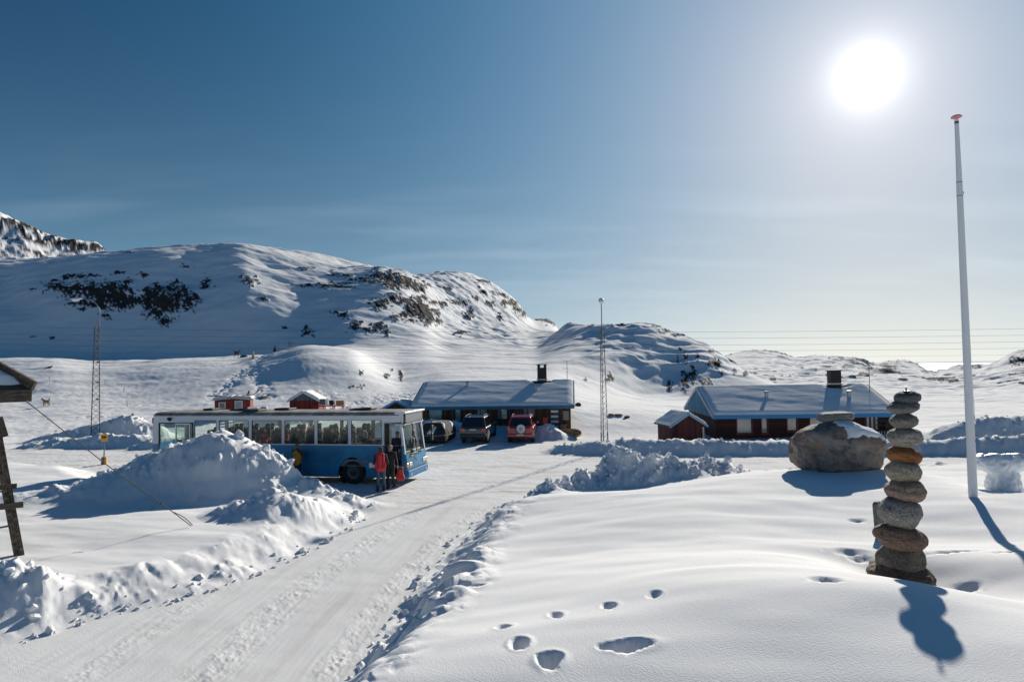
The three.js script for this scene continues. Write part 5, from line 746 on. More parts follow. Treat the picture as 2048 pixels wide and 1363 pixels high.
{
  const g1 = onGround(957, 46.8), g2 = onGround(1044, 46.6);
  car({ label: 'dark estate car with red tail lights parked in front of the brown house', x: g1[0], y: g1[1] - 0.02, z: g1[2], turn: -0.13, paint: [0.018, 0.022, 0.026], w: 1.76, l: 4.5, h: 1.68, plate: 0.86, lamp: [0.3, 0.24, 0.84], bumper: mat([0.04, 0.045, 0.05], 0.6) });
  const r = car({ label: 'red off-roader with a white spare wheel cover parked by the house door', x: g2[0], y: g2[1] - 0.02, z: g2[2], turn: -0.1, paint: [0.36, 0.012, 0.022], w: 1.72, l: 4.0, h: 1.7, plate: 0.52, lamp: [0.16, 0.3, 0.92] });
  const sp = part(r, 'spare_wheel', cyl(0.33, 0.33, 0.2, 0, 0, 0, 28).rotateX(Math.PI / 2).translate(0.06, 0.92, 2.09), rubber); part(sp, 'wheel_cover', cyl(0.27, 0.29, 0.03, 0, 0, 0, 28).rotateX(Math.PI / 2).translate(0.06, 0.92, 2.2), mat([0.66, 0.66, 0.66], 0.4));
  part(sp, 'cover_emblem', [new THREE.TorusGeometry(0.1, 0.012, 6, 20).scale(1, 0.62, 1).translate(0.06, 0.94, 2.22), new THREE.TorusGeometry(0.05, 0.01, 6, 16).scale(0.8, 1, 1).translate(0.06, 0.94, 2.222), box(0.3, 0.03, 0.006, 0.06, 0.8, 2.218)], darkTrim);
  // car under a dark tarpaulin
  const p = onGround(877, 46.6), t = thing('covered_car', 'low car wrapped in a dark tarpaulin dusted with snow beside the dark estate car', 'covered car', p, -0.15);
  const g = new THREE.BoxGeometry(2, 2, 2, 44, 26, 44), q = g.attributes.position, cs = [];
  for (let i = 0; i < q.count; i++) { const x = q.getX(i), y = q.getY(i), z = q.getZ(i), k = Math.pow(Math.abs(x) ** 6 + Math.abs(y) ** 6 + Math.abs(z) ** 6, -1 / 6), Y = (y * k + 1) / 2, cab = 0.72 + 0.28 * sstep(-1.0, -0.35, z) * sstep(1.05, 0.7, z), w = 0.88 * (1 - 0.22 * sstep(0.45, 1, Y)), f = 0.05 * fbm3(x * 2.5, Y * 1.2, z * 2.5, 4) + 0.035 * Math.sin(x * 9 + z * 14 + 4 * noise3(x * 2, Y * 2, z * 2)) * (1 - Y); q.setXYZ(i, x * k * (w + f), Y * 1.32 * cab + 0.5 * f * Y, z * k * (2.0 + f)); const sn = Y > 0.55 && fbm3(x * 2.2, Y * 2, z * 2.2, 4) > 0.24; cs.push(...(sn ? [0.8, 0.8, 0.81] : [0.032, 0.036, 0.038])); }
  g.setAttribute('color', new THREE.Float32BufferAttribute(cs, 3)); const m = mergeVertices(g.deleteAttribute('normal'), 1e-4); m.computeVertexNormals(); part(t, 'tarpaulin', m, mat([1, 1, 1], 0.95, { vertexColors: true }));
  part(t, 'rope', [tube([[-0.9, 0.55, 2.0], [0, 0.5, 2.08], [0.9, 0.55, 2.0], [0.98, 0.5, 0], [0.9, 0.55, -2.0], [0, 0.5, -2.08], [-0.9, 0.55, -2], [-0.98, 0.5, 0], [-0.9, 0.55, 2.0]], 0.016, 60, 5)], mat([0.4, 0.38, 0.34], 0.9));
}
// ---------------------------------------------------------------- people and dogs
const cloth = new THREE.MeshStandardMaterial({ vertexColors: true, roughness: 0.85 });
function person(o, cell = 0.014) { // faces +z; joints in metres for a 1.75 m figure
  const J = { pelvis: [0, 0.96, 0], waist: [0, 1.1, 0], chest: [0, 1.32, 0.005], neck: [0, 1.5, 0], head: [0, 1.645, 0.015], shL: [0.185, 1.43, 0], elL: [0.25, 1.15, -0.03], wrL: [0.25, 0.9, 0.05], shR: [-0.185, 1.43, 0], elR: [-0.25, 1.15, -0.03], wrR: [-0.25, 0.9, 0.05], hipL: [0.095, 0.93, 0], knL: [0.105, 0.5, 0.02], anL: [0.11, 0.09, -0.02], hipR: [-0.095, 0.93, 0], knR: [-0.105, 0.5, 0.02], anR: [-0.11, 0.09, -0.02], ...o.pose };
  for (const k in J) J[k] = V(...J[k]);
  const { top, sleeve = top, yoke = top, legs, boot, skin = [0.42, 0.26, 0.19], hair, glove = skin } = o, bulk = o.bulk ?? 1, B = [];
  B.push(bone(J.pelvis, J.waist, 0.15 * bulk, 0.14 * bulk, o.hem ?? top, [1.08, 1, 0.82]), bone(J.waist, J.chest, 0.14 * bulk, 0.155 * bulk, top, [1.12, 1, 0.82]), bone(J.chest, J.neck.clone().add(V(0, -0.06, 0)), 0.15 * bulk, 0.1, yoke, [1.1, 1, 0.85]), bone(J.neck.clone().add(V(0, -0.06, 0)), J.neck.clone().add(V(0, 0.05, 0)), 0.062, 0.056, o.collar ?? skin));
  for (const s of ['L', 'R']) {
    const sx = s === 'L' ? 1 : -1; B.push(bone(J.neck.clone().add(V(0, -0.07, 0)), J['sh' + s], 0.075, 0.078 * bulk, yoke), bone(J['sh' + s], J['el' + s], 0.068 * bulk, 0.055 * bulk, sleeve, null, 0.02), bone(J['el' + s], J['wr' + s], 0.054 * bulk, 0.042, sleeve, null, 0.02));
    B.push(bone(J['hip' + s], J['kn' + s], 0.098, 0.068, legs, null, 0.02), bone(J['kn' + s], J['an' + s], 0.066, 0.05, legs, null, 0.02), bone(J['an' + s].clone().add(V(0, 0.14, 0)), J['an' + s].clone().add(V(0, -0.02, 0)), 0.06, 0.055, boot, null, 0.015), bone(J['an' + s].clone().add(V(0, -0.045, -0.03)), J['an' + s].clone().add(V(sx * 0.015, -0.05, 0.15)), 0.042, 0.038, boot, [1.15, 0.9, 1], 0.015));
    const d = J['wr' + s].clone().sub(J['el' + s]).normalize(), side = V(1, 0, 0).addScaledVector(d, -d.x).normalize(), fwd = d.clone().cross(side).normalize(), w = J['wr' + s], palm = w.clone().addScaledVector(d, 0.07);
    B.push(bone(w, palm, 0.034, 0.038, glove, null, 0.012)); // palm, four fingers and a thumb, loosely curled
    const inward = V(-sx, 0, 0.2).normalize();
    for (let f = 0; f < 4; f++) { const root = palm.clone().addScaledVector(fwd, (f - 1.5) * 0.021).addScaledVector(d, 0.02), L = [0.035, 0.042, 0.04, 0.03][f], m = root.clone().addScaledVector(d, L), e = m.clone().addScaledVector(d, L * 0.6).addScaledVector(inward, L * 0.6); B.push(bone(root, m, 0.0115, 0.0105, glove, null, 0.004), bone(m, e, 0.0105, 0.009, glove, null, 0.004)); }
    const tb = w.clone().addScaledVector(d, 0.03).addScaledVector(fwd, 0.036), tm = tb.clone().addScaledVector(d, 0.032).addScaledVector(fwd, 0.025); B.push(bone(tb, tm, 0.0125, 0.0115, glove, null, 0.004), bone(tm, tm.clone().addScaledVector(d, 0.03).addScaledVector(inward, 0.012), 0.011, 0.009, glove, null, 0.004));
  }
  const h = J.head, n = h.clone().sub(J.neck).normalize(), fz = o.look ? V(...o.look).normalize() : V(0, 0, 1), rx = V(0, 1, 0).cross(fz).normalize(), off = (x, y, z) => h.clone().addScaledVector(rx, x).addScaledVector(V(0, 1, 0), y).addScaledVector(fz, z);
  B.push(bone(off(0, 0.035, -0.012), off(0, 0, 0.0), 0.092, 0.084, skin, [0.92, 1.08, 1]), bone(off(0, -0.03, 0.02), off(0, -0.07, 0.035), 0.066, 0.045, skin), bone(off(0, 0.015, 0.085), off(0, -0.022, 0.108), 0.011, 0.016, skin, null, 0.012), bone(off(0.078, 0.015, -0.005), off(0.08, -0.025, 0), 0.017, 0.014, skin, [0.6, 1, 1], 0.008), bone(off(-0.078, 0.015, -0.005), off(-0.08, -0.025, 0), 0.017, 0.014, skin, [0.6, 1, 1], 0.008), bone(off(-0.022, -0.057, 0.075), off(0.022, -0.057, 0.075), 0.009, 0.009, [0.3, 0.12, 0.1], null, 0.006), bone(off(0.031, 0.016, 0.078), off(0.031, 0.016, 0.08), 0.009, 0.009, [0.05, 0.04, 0.04], null, 0.004), bone(off(-0.031, 0.016, 0.078), off(-0.031, 0.016, 0.08), 0.009, 0.009, [0.05, 0.04, 0.04], null, 0.004));
  if (hair) { const [c, long] = hair; B.push(bone(off(0, 0.055, -0.03), off(0, 0.075, 0.01), 0.089, 0.076, c, [0.98, 1, 1], 0.01), bone(off(0, 0.02, -0.05), off(0, long ? -0.1 : -0.02, -0.055), 0.08, long ? 0.065 : 0.06, c, null, 0.01)); }
  return fleshed(B, cell, 0.04);
}
function addPerson(label, o, pos, turn) { const m = solo('person', person(o, o.cell), cloth, label, 'person', o.group); m.position.set(...pos); m.rotation.y = turn; m.scale.setScalar(o.size ?? 1); return m; }
const BLACK = [0.022, 0.022, 0.026], SKIN = [0.45, 0.27, 0.2];
{ // at the bus door
  const g = onGround(760, 27.6), pos = [g[0], g[1] - 0.01, g[2]], turn = Math.PI + 0.15;
  addPerson('person in jeans and black boots with a red rucksack facing the bus door', { top: [0.03, 0.032, 0.04], legs: [0.07, 0.11, 0.17], boot: BLACK, hair: [[0.09, 0.05, 0.035], true], glove: SKIN, pose: { elL: [0.27, 1.14, 0.06], wrL: [0.17, 1.06, 0.27], elR: [-0.27, 1.14, 0.03], wrR: [-0.2, 1.0, 0.25], anL: [0.13, 0.09, -0.03], anR: [-0.12, 0.09, 0.02], knR: [-0.11, 0.5, 0.05] }, look: [0.25, -0.05, 1] }, pos, turn);
  const t = thing('rucksack', 'big red rucksack with black straps on the back of the person in jeans', 'rucksack', pos, turn), red = mat([0.62, 0.03, 0.045], 0.75), strap = mat(BLACK, 0.8);
  part(t, 'main_bag', fleshed([bone([0, 1.0, -0.25], [0, 1.42, -0.24], 0.15, 0.135, null, [1.15, 1, 0.8]), bone([-0.06, 0.98, -0.26], [0.06, 0.98, -0.26], 0.13, 0.13, null, [1, 1, 0.85])], 0.018, 0.05, false), red);
  part(t, 'lid', fleshed([bone([-0.07, 1.5, -0.24], [0.07, 1.5, -0.24], 0.1, 0.1, null, [1, 0.75, 1])], 0.018, 0.05, false), mat([0.5, 0.02, 0.035], 0.75)); part(t, 'side_pocket', fleshed([bone([0.17, 1.02, -0.25], [0.17, 1.2, -0.25], 0.06, 0.055)], 0.015, 0.03, false), red); part(t, 'side_pocket', fleshed([bone([-0.17, 1.02, -0.25], [-0.17, 1.2, -0.25], 0.06, 0.055)], 0.015, 0.03, false), red);
  for (const s of [-1, 1]) { part(t, 'shoulder_strap', tube([[s * 0.09, 1.46, -0.14], [s * 0.12, 1.53, -0.02], [s * 0.13, 1.42, 0.15], [s * 0.15, 1.15, 0.1], [s * 0.14, 1.03, -0.14]], 0.02, 20, 6), strap); part(t, 'compression_strap', tube([[s * 0.09, 0.95, -0.36], [s * 0.1, 1.2, -0.385], [s * 0.09, 1.5, -0.335]], 0.013, 14, 5), strap); }
  const sh = solo('paper_sheet', box(0.26, 0.2, 0.012), mat([0.7, 0.7, 0.7], 0.8), 'white sheet held by the person with the red rucksack', 'paper'); sh.position.set(g[0] - 0.36, 1.05, g[2] - 0.1); sh.rotation.set(-0.3, 0.3, 0.1);
  const q = onGround(779, 28.25), p2 = [q[0], q[1], q[2]];
  addPerson('grey haired person in black stepping away from the bus door with a red bag', { top: BLACK, legs: BLACK, boot: [0.015, 0.015, 0.015], hair: [[0.3, 0.29, 0.28], false], collar: BLACK, bulk: 1.05, pose: { elL: [0.27, 1.16, 0.02], wrL: [0.36, 0.97, 0.12], elR: [-0.26, 1.16, -0.04], wrR: [-0.24, 0.93, 0.04], anL: [0.1, 0.12, -0.18], knL: [0.1, 0.52, 0.02] }, look: [-0.1, -0.15, 1] }, p2, -0.25);
  const b = thing('travel_bag', 'red and black bag carried at the side of the grey haired person', 'bag', [q[0] + 0.42, q[1] + 0.02, q[2] + 0.1], -0.25);
  part(b, 'bag_body', fleshed([bone([0, 0.45, 0], [0, 0.72, 0], 0.15, 0.13, null, [1, 1, 0.75]), bone([-0.06, 0.42, 0], [0.08, 0.42, 0], 0.12, 0.12)], 0.018, 0.06, false), mat([0.5, 0.04, 0.03], 0.75)); part(b, 'bag_flap', rbox(0.26, 0.07, 0.2, 0.03, 0, 0.83, 0), mat([0.04, 0.03, 0.03], 0.8)); part(b, 'bag_strap', tube([[-0.06, 0.84, 0], [-0.04, 0.9, 0], [0.02, 0.9, 0], [0.06, 0.84, 0]], 0.012, 10, 5), mat(BLACK, 0.8)); part(b, 'loose_strap', tube([[0.08, 0.45, 0.08], [0.12, 0.3, 0.1], [0.06, 0.14, 0.1]], 0.012, 10, 5), mat(BLACK, 0.8));
  const d = busPoint((busX(768) + busX(803)) / 2 + 0.05, 0.45, 0.86); addPerson('person in dark clothes standing on the step inside the front door of the bus', { top: [0.035, 0.03, 0.06], legs: BLACK, boot: BLACK, hair: [[0.12, 0.07, 0.05], false], pose: { elL: [0.26, 1.18, 0.06], wrL: [0.2, 1.05, 0.27] } }, [d.x, 0.45, d.z], BUS.turn + 0.1);
  // the loader in yellow
  const y = [busPoint(busX(605), 0, 1.72).x, 0, busPoint(busX(605), 0, 1.72).z];
  addPerson('person in an amber jacket with dark shoulders reaching towards the flank of the bus', { top: [0.55, 0.24, 0.02], yoke: [0.06, 0.055, 0.05], sleeve: [0.05, 0.048, 0.045], hem: [0.5, 0.21, 0.02], legs: [0.03, 0.03, 0.045], boot: BLACK, collar: [0.06, 0.055, 0.05], hair: [[0.22, 0.14, 0.08], false], bulk: 1.2, glove: [0.06, 0.05, 0.05], pose: { elL: [0.33, 1.3, 0.2], wrL: [0.42, 1.32, 0.42], elR: [-0.26, 1.2, 0.12], wrR: [-0.12, 1.22, 0.35] }, look: [0.3, 0, 1] }, [y[0], gy(y[0], -y[2]), y[2]], Math.PI - 0.45);
}
{ // passengers on the bus, seen through the glass
  const make = (top, hair, s) => person({ top, legs: BLACK, boot: BLACK, hair: [hair, s % 2 === 0], bulk: 1.12, collar: top, pose: { pelvis: [0, 0.5, 0], waist: [0, 0.64, 0], chest: [0, 0.86, 0], neck: [0, 1.04, 0.01], head: [s * 0.01, 1.19, 0.03], shL: [0.19, 0.97, 0], elL: [0.24, 0.72, 0.06], wrL: [0.14, 0.62, 0.26], shR: [-0.19, 0.97, 0], elR: [-0.24, 0.72, 0.06], wrR: [-0.14, 0.62, 0.26], hipL: [0.09, 0.48, 0.02], knL: [0.1, 0.5, 0.4], anL: [0.1, 0.12, 0.42], hipR: [-0.09, 0.48, 0.02], knR: [-0.1, 0.5, 0.4], anR: [-0.1, 0.12, 0.42] } }, 0.024);
  const kinds = [make([0.03, 0.035, 0.045], [0.05, 0.04, 0.035], 0), make([0.06, 0.055, 0.05], [0.1, 0.08, 0.06], 1), make([0.04, 0.05, 0.08], [0.03, 0.03, 0.03], 2), make([0.3, 0.05, 0.05], [0.12, 0.1, 0.09], 3)];
  let n = 0; for (let i = 0; i < 9; i++) for (const z of [-1.0, -0.6, 0.56, 0.95]) { const x = -3.3 + i * 0.82 + 0.24; if (x > busX(768) - 0.55 || hash2(i, Math.round(z * 10)) < 0.12) continue; const p = busPoint(x, 0.78, z), m = solo('person', kinds[(n * 7 + (n >> 2)) % 7 === 3 ? 3 : n % 3], cloth, 'passenger in winter clothes seated inside the blue bus', 'person', 'passengers seated in the bus'); m.position.set(p.x, 1.05 + 0.08 * hash2(n, 2), p.z); m.rotation.y = BUS.turn + Math.PI / 2; n++; }
}
function dog(kind, coat, belly) { // nose towards +z
  const B = [], b = (...a) => B.push(bone(...a)), c = coat, w = belly;
  if (kind === 'stand') {
    b([0, 0.52, 0.2], [0, 0.53, -0.2], 0.135, 0.11, c); b([0, 0.47, 0.2], [0, 0.5, -0.1], 0.12, 0.09, w); b([0, 0.56, 0.24], [0, 0.72, 0.42], 0.1, 0.075, c); b([0, 0.72, 0.44], [0, 0.72, 0.5], 0.075, 0.06, c); b([0, 0.69, 0.52], [0, 0.67, 0.62], 0.042, 0.03, w);
    for (const s of [-1, 1]) { b([s * 0.04, 0.78, 0.43], [s * 0.045, 0.84, 0.42], 0.024, 0.01, c); b([s * 0.08, 0.48, 0.22], [s * 0.085, 0.26, 0.2], 0.06, 0.036, c); b([s * 0.085, 0.26, 0.2], [s * 0.085, 0.04, 0.22], 0.033, 0.028, w); b([s * 0.085, 0.03, 0.22], [s * 0.085, 0.025, 0.27], 0.03, 0.025, w); b([s * 0.08, 0.5, -0.2], [s * 0.09, 0.34, -0.16], 0.085, 0.05, c); b([s * 0.09, 0.34, -0.16], [s * 0.09, 0.2, -0.3], 0.045, 0.03, c); b([s * 0.09, 0.2, -0.3], [s * 0.09, 0.04, -0.27], 0.028, 0.026, w); b([s * 0.09, 0.03, -0.27], [s * 0.09, 0.025, -0.22], 0.03, 0.024, w); }
    b([0, 0.58, -0.26], [0, 0.72, -0.36], 0.05, 0.05, c); b([0, 0.72, -0.36], [0, 0.76, -0.24], 0.05, 0.03, c);
  } else if (kind === 'sit') {
    b([0, 0.2, -0.18], [0, 0.5, 0.05], 0.15, 0.12, c); b([0, 0.5, 0.06], [0, 0.68, 0.14], 0.1, 0.075, c); b([0, 0.45, 0.1], [0, 0.3, 0.06], 0.09, 0.08, w); b([0, 0.72, 0.15], [0, 0.72, 0.2], 0.078, 0.062, c); b([0, 0.69, 0.23], [0, 0.67, 0.32], 0.042, 0.03, w);
    for (const s of [-1, 1]) { b([s * 0.04, 0.78, 0.14], [s * 0.045, 0.84, 0.13], 0.024, 0.01, c); b([s * 0.08, 0.42, 0.1], [s * 0.08, 0.04, 0.16], 0.05, 0.028, w); b([s * 0.1, 0.14, -0.14], [s * 0.14, 0.14, 0.04], 0.09, 0.05, c); b([s * 0.14, 0.04, 0.02], [s * 0.14, 0.03, 0.12], 0.03, 0.026, w); }
    b([0, 0.08, -0.3], [0.15, 0.05, -0.42], 0.05, 0.03, c);
  } else {
    b([0, 0.13, 0.25], [0, 0.13, -0.25], 0.14, 0.14, c); b([0.02, 0.14, 0.3], [0.12, 0.13, 0.42], 0.1, 0.075, c); b([0.12, 0.12, 0.44], [0.2, 0.08, 0.46], 0.06, 0.035, w); for (const s of [-1, 1]) { b([0.1 + s * 0.04, 0.19, 0.42], [0.1 + s * 0.045, 0.24, 0.41], 0.024, 0.01, c); b([s * 0.1, 0.06, 0.2], [s * 0.14, 0.04, 0.36], 0.045, 0.03, w); b([s * 0.12, 0.1, -0.22], [s * 0.16, 0.05, -0.05], 0.085, 0.04, c); } b([0, 0.08, -0.35], [-0.2, 0.05, -0.3], 0.05, 0.03, c);
  }
  return fleshed(B, 0.02, 0.05);
}
{
  const tan = [0.3, 0.2, 0.12], cream = [0.5, 0.44, 0.36], dark = [0.05, 0.045, 0.04];
  const hitGround = (px, py, from = 44) => { const d = ray(px, py), u = d.x / -d.z, t = d.y / -d.z; for (let D = from; D < 300; D += 0.15) if (ground(u * D, -D) >= EYE + t * D) return [u * D, G.h, -D]; return [u * 90, gy(u * 90, 90), -90]; };
  for (const [px, py, kind, c, w, turn, label] of [[92, 812, 'stand', tan, [0.24, 0.17, 0.11], -1.7, 'tan sledge dog standing on the snow near the wooden shelter'], [579, 694, 'stand', [0.45, 0.33, 0.2], cream, 0.2, 'pale tan dog on the crest of the snowy knoll'], [549, 703, 'sit', dark, dark, 0.6, 'black dog sitting on the trail below the crest of the knoll'], [473, 713, 'stand', dark, dark, 1.2, 'dark dog standing at the far end of the trodden trail'], [486, 714, 'lie', [0.1, 0.09, 0.08], dark, 1.2, 'small dark dog lying beside the standing dark dog at the trail end'], [506, 717, 'sit', [0.45, 0.33, 0.2], cream, 0.3, 'cream dog sitting on the trodden trail'], [496, 797, 'sit', dark, [0.5, 0.48, 0.45], 0.9, 'black and white dog sitting beside the red hut with the window'], [526, 797, 'lie', [0.42, 0.33, 0.24], cream, 1.4, 'pale dog lying in the snow between the two red huts'], [1236, 832, 'lie', tan, cream, 1.2, 'tan dog curled in the snow right of the thin lattice mast'], [1254, 835, 'lie', dark, dark, -0.7, 'dark dog curled in the snow right of the tan dog'], [1222, 831, 'lie', [0.32, 0.2, 0.12], [0.4, 0.3, 0.2], 0.4, 'brown dog lying in the snow just behind the thin lattice mast']]) { const p = hitGround(px, py), m = solo('sledge_dog', dog(kind, c, w), cloth, label, 'dog', 'sledge dogs on the snow'); m.position.set(p[0], p[1] - 0.03, p[2]); m.rotation.y = turn; m.scale.setScalar(px < 600 && py < 720 ? 1.25 : px > 1200 ? 0.75 : 1.05); }
}
// ---------------------------------------------------------------- masts, wires, signs and small things
const steelM = mat([0.16, 0.17, 0.17], 0.55, { metalness: 0.5 }), rustM = mat([0.12, 0.085, 0.07], 0.8);
function lattice(parent, w0, w1, h, sides, step, r, m) { // tapered lattice: legs, then one zigzag per face
  const corner = (i, y) => { const a = i * 2 * Math.PI / sides + 0.5, w = lerp(w0, w1, y / h) / (sides === 3 ? 1.73 : 1.41); return V(Math.cos(a) * w, y, Math.sin(a) * w); };
  for (let i = 0; i < sides; i++) part(parent, 'mast_leg', rod(corner(i, -0.5), corner(i, h), r, r, 6), m);
  for (let i = 0; i < sides; i++) { const pts = []; let k = 0; for (let y = 0.15; y < h - 0.05; y += step, k++) pts.push(corner(k % 2 ? i : (i + 1) % sides, y)); const segs = []; for (let j = 0; j < pts.length - 1; j++) segs.push(rod(pts[j], pts[j + 1], r * 0.45, r * 0.45, 4)); const q = part(parent, 'bracing', segs, m); q.userData.kind = 'stuff'; }
}
{
  const g = onGround(194, 47.6), t = thing('street_lamp', 'street lamp on a lattice mast with a curved arm left of the bus', 'street lamp', [g[0], g[1] - 0.1, g[2]]), H = at(196, 652, 47.6).y - g[1] + 0.1;
  lattice(t, 0.6, 0.34, H, 3, 0.4, 0.03, rustM);
  const lamp = at(152, 598, 47.6), L = V(lamp.x - g[0], lamp.y - g[1] + 0.1, 0); part(t, 'arm', tube([[0.05, H - 1.2, 0], [0.06, H, 0], [0.08, H + 1.2, 0], [-0.25, L.y - 0.25, 0], [L.x * 0.62, L.y + 0.02, 0], [L.x * 0.85, L.y + 0.04, 0]], 0.035, 40, 8), steelM);
  const hd = part(t, 'lamp_head', fleshed([bone([L.x + 0.35, L.y + 0.03, 0], [L.x - 0.2, L.y, 0], 0.09, 0.13, null, [1, 0.7, 1.3])], 0.025, 0.03, false), mat([0.6, 0.6, 0.6], 0.5)); part(hd, 'lamp_glass', new THREE.SphereGeometry(0.2, 16, 10).scale(1.3, 0.4, 0.8).translate(L.x - 0.05, L.y - 0.06, 0), phys([0.75, 0.76, 0.75], 0.15));
  for (const y of [0.35, 0.5, 0.68, 0.8]) part(t, 'cable_clamp', box(0.14, 0.1, 0.1, 0.03, H * y, 0), darkTrim);
}
{
  const g = onGround(1206, 40), t = thing('lattice_mast', 'thin lattice mast with a lamp on a pole between the two houses', 'mast', [g[0], g[1] - 0.1, g[2]]), H = at(1202, 655, 40).y - g[1] + 0.1, T = at(1202, 602, 40).y - g[1] + 0.1;
  lattice(t, 0.4, 0.2, H, 3, 0.32, 0.022, steelM); part(t, 'pole', rod([0, H - 0.9, 0], [0.0, T, 0], 0.03, 0.026, 8), steelM);
  for (let i = 0; i < 3; i++) { const a = i * 2.094 + 0.5; part(t, 'foot_sleeve', rod([Math.cos(a) * 0.23, -0.4, Math.sin(a) * 0.23], [Math.cos(a) * 0.215, 0.85, Math.sin(a) * 0.215], 0.04, 0.04, 8), steelM); }
  const hd = part(t, 'lamp_head', new THREE.LatheGeometry([[0, 0.19], [0.1, 0.17], [0.15, 0.09], [0.16, 0]].map(([x, y]) => new THREE.Vector2(x, y)), 18).translate(0, T, 0), mat([0.5, 0.5, 0.5], 0.5)); part(hd, 'lamp_glass', new THREE.SphereGeometry(0.14, 16, 10, 0, 7, Math.PI / 2, Math.PI / 2).translate(0, T, 0), phys([0.7, 0.7, 0.7], 0.15));
}
{ // overhead lines, strung right across the valley
  const wireM = mat([0.05, 0.052, 0.055], 0.6), names = ['topmost', 'second from the top', 'third from the top', 'fourth from the top', 'fifth from the top', 'lowest'];
  [[653, 664, 657], [667, 677, 670], [677, 690, 683], [688, 701, 696], [701, 714, 709], [713, 727, 722]].forEach(([a, b, c], i) => { const D = 84 - i * 0.4, P = [[0, a], [1000, b], [2048, c]].map(([x, y]) => at(x, y, D)), f = (x) => { const [p, q, r] = P; return p.y * (x - q.x) * (x - r.x) / ((p.x - q.x) * (p.x - r.x)) + q.y * (x - p.x) * (x - r.x) / ((q.x - p.x) * (q.x - r.x)) + r.y * (x - p.x) * (x - q.x) / ((r.x - p.x) * (r.x - q.x)); }; const pts = []; for (let k = 0; k <= 24; k++) { const x = -82 + 164 * k / 24; pts.push(V(x, f(x), -D)); } solo('power_line', tube(pts, i < 4 ? 0.012 : 0.008, 96, 4), wireM, `thin power line across the valley, ${names[i]} of six`, 'power line', 'overhead power lines'); });
}
{ // bus stop post
  const g = onGround(209, 37.4), t = thing('bus_stop_sign', 'yellow bus stop sign on a short post beside the road', 'sign', [g[0], g[1] - 0.05, g[2]], 0.35), yel = mat([0.75, 0.36, 0.01], 0.5);
  part(t, 'post', rod([0, -0.3, 0], [0, 1.62, 0], 0.03, 0.03, 8), steelM); part(t, 'base_block', rbox(0.27, 0.4, 0.2, 0.03, 0, 0.24, 0), yel); part(t, 'base_strap', box(0.13, 0.42, 0.22, -0.03, 0.24, 0), mat([0.13, 0.13, 0.12], 0.7));
  const s = part(t, 'sign_plate', rbox(0.33, 0.4, 0.03, 0.012, 0, 1.5, 0.05), yel); part(s, 'bus_symbol', [box(0.23, 0.075, 0.006, 0, 1.55, 0.068), box(0.23, 0.03, 0.006, 0.0, 1.49, 0.068), cyl(0.022, 0.022, 0.006, 0, 0, 0, 12).rotateX(Math.PI / 2).translate(-0.06, 1.465, 0.0685), cyl(0.022, 0.022, 0.006, 0, 0, 0, 12).rotateX(Math.PI / 2).translate(0.06, 1.465, 0.0685)], mat([0.02, 0.02, 0.02], 0.6));
}
{ // beside the left house: a boat, a red shovel; beside the right house: a deck
  const g = onGround(1138, 47.6), t = thing('wooden_boat', 'small wooden boat tipped in the snow by the corner of the brown house', 'boat', [g[0], g[1] + 0.12, g[2]], 0.55), wd = mat([0.4, 0.25, 0.12], 0.8);
  const hull = new THREE.SphereGeometry(1, 30, 16, 0, Math.PI * 2, Math.PI / 2, Math.PI / 2); { const p = hull.attributes.position; for (let i = 0; i < p.count; i++) { const z = p.getZ(i), k = Math.pow(Math.max(0, 1 - z * z), 0.15); p.setXYZ(i, p.getX(i) * 0.42 * k, p.getY(i) * 0.36 + 0.1 * z * z, z * 1.35); } hull.computeVertexNormals(); }
  part(t, 'hull', hull, new THREE.MeshStandardMaterial({ color: rgb(0.4, 0.25, 0.12), roughness: 0.8, side: THREE.DoubleSide })).rotation.z = 0.7; part(t, 'thwart', box(0.6, 0.03, 0.16, 0, -0.04, 0.1), wd).rotation.z = 0.7;
  const r = onGround(1077, 47.4), s = thing('snow_shovel', 'red snow shovel stuck in the heap beside the red car', 'shovel', [r[0] + 0.3, r[1] - 0.45, r[2] + 0.3], 0.2); part(s, 'blade', rbox(0.36, 0.4, 0.04, 0.015, 0.1, 1.0, 0), mat([0.3, 0.015, 0.02], 0.7)); part(s, 'handle', rod([0.1, 0.8, 0.02], [-0.12, -0.3, 0.02], 0.018), mat([0.5, 0.5, 0.5], 0.5));
  const q = onGround(1778, 44.5), d = thing('wooden_deck', 'low wooden deck with railings at the right end of the blue gabled house', 'deck', [q[0], q[1] - 0.1, q[2] - 0.5], -0.06), dw = mat([0.06, 0.045, 0.035], 0.9), pw = mat([0.5, 0.5, 0.48], 0.8);
  for (let i = 0; i < 9; i++) part(d, 'plank', box(0.2, 0.05, 2.2, -1 + i * 0.235, 0.42, 0), dw);
  for (let i = 0; i < 5; i++) part(d, 'rail_post', box(0.07, 0.62, 0.07, -1 + i * 0.5, 0.72, 1.05), dw); for (const y of [0.72, 1.02]) part(d, 'handrail', box(2.3, 0.06, 0.08, 0, y, 1.12, 0, 0, -0.06), dw);
  for (let i = 0; i < 12; i++) part(d, 'skirt_slat', box(0.06, 0.42, 0.03, -1 + i * 0.17, 0.18, 1.13), pw);
}
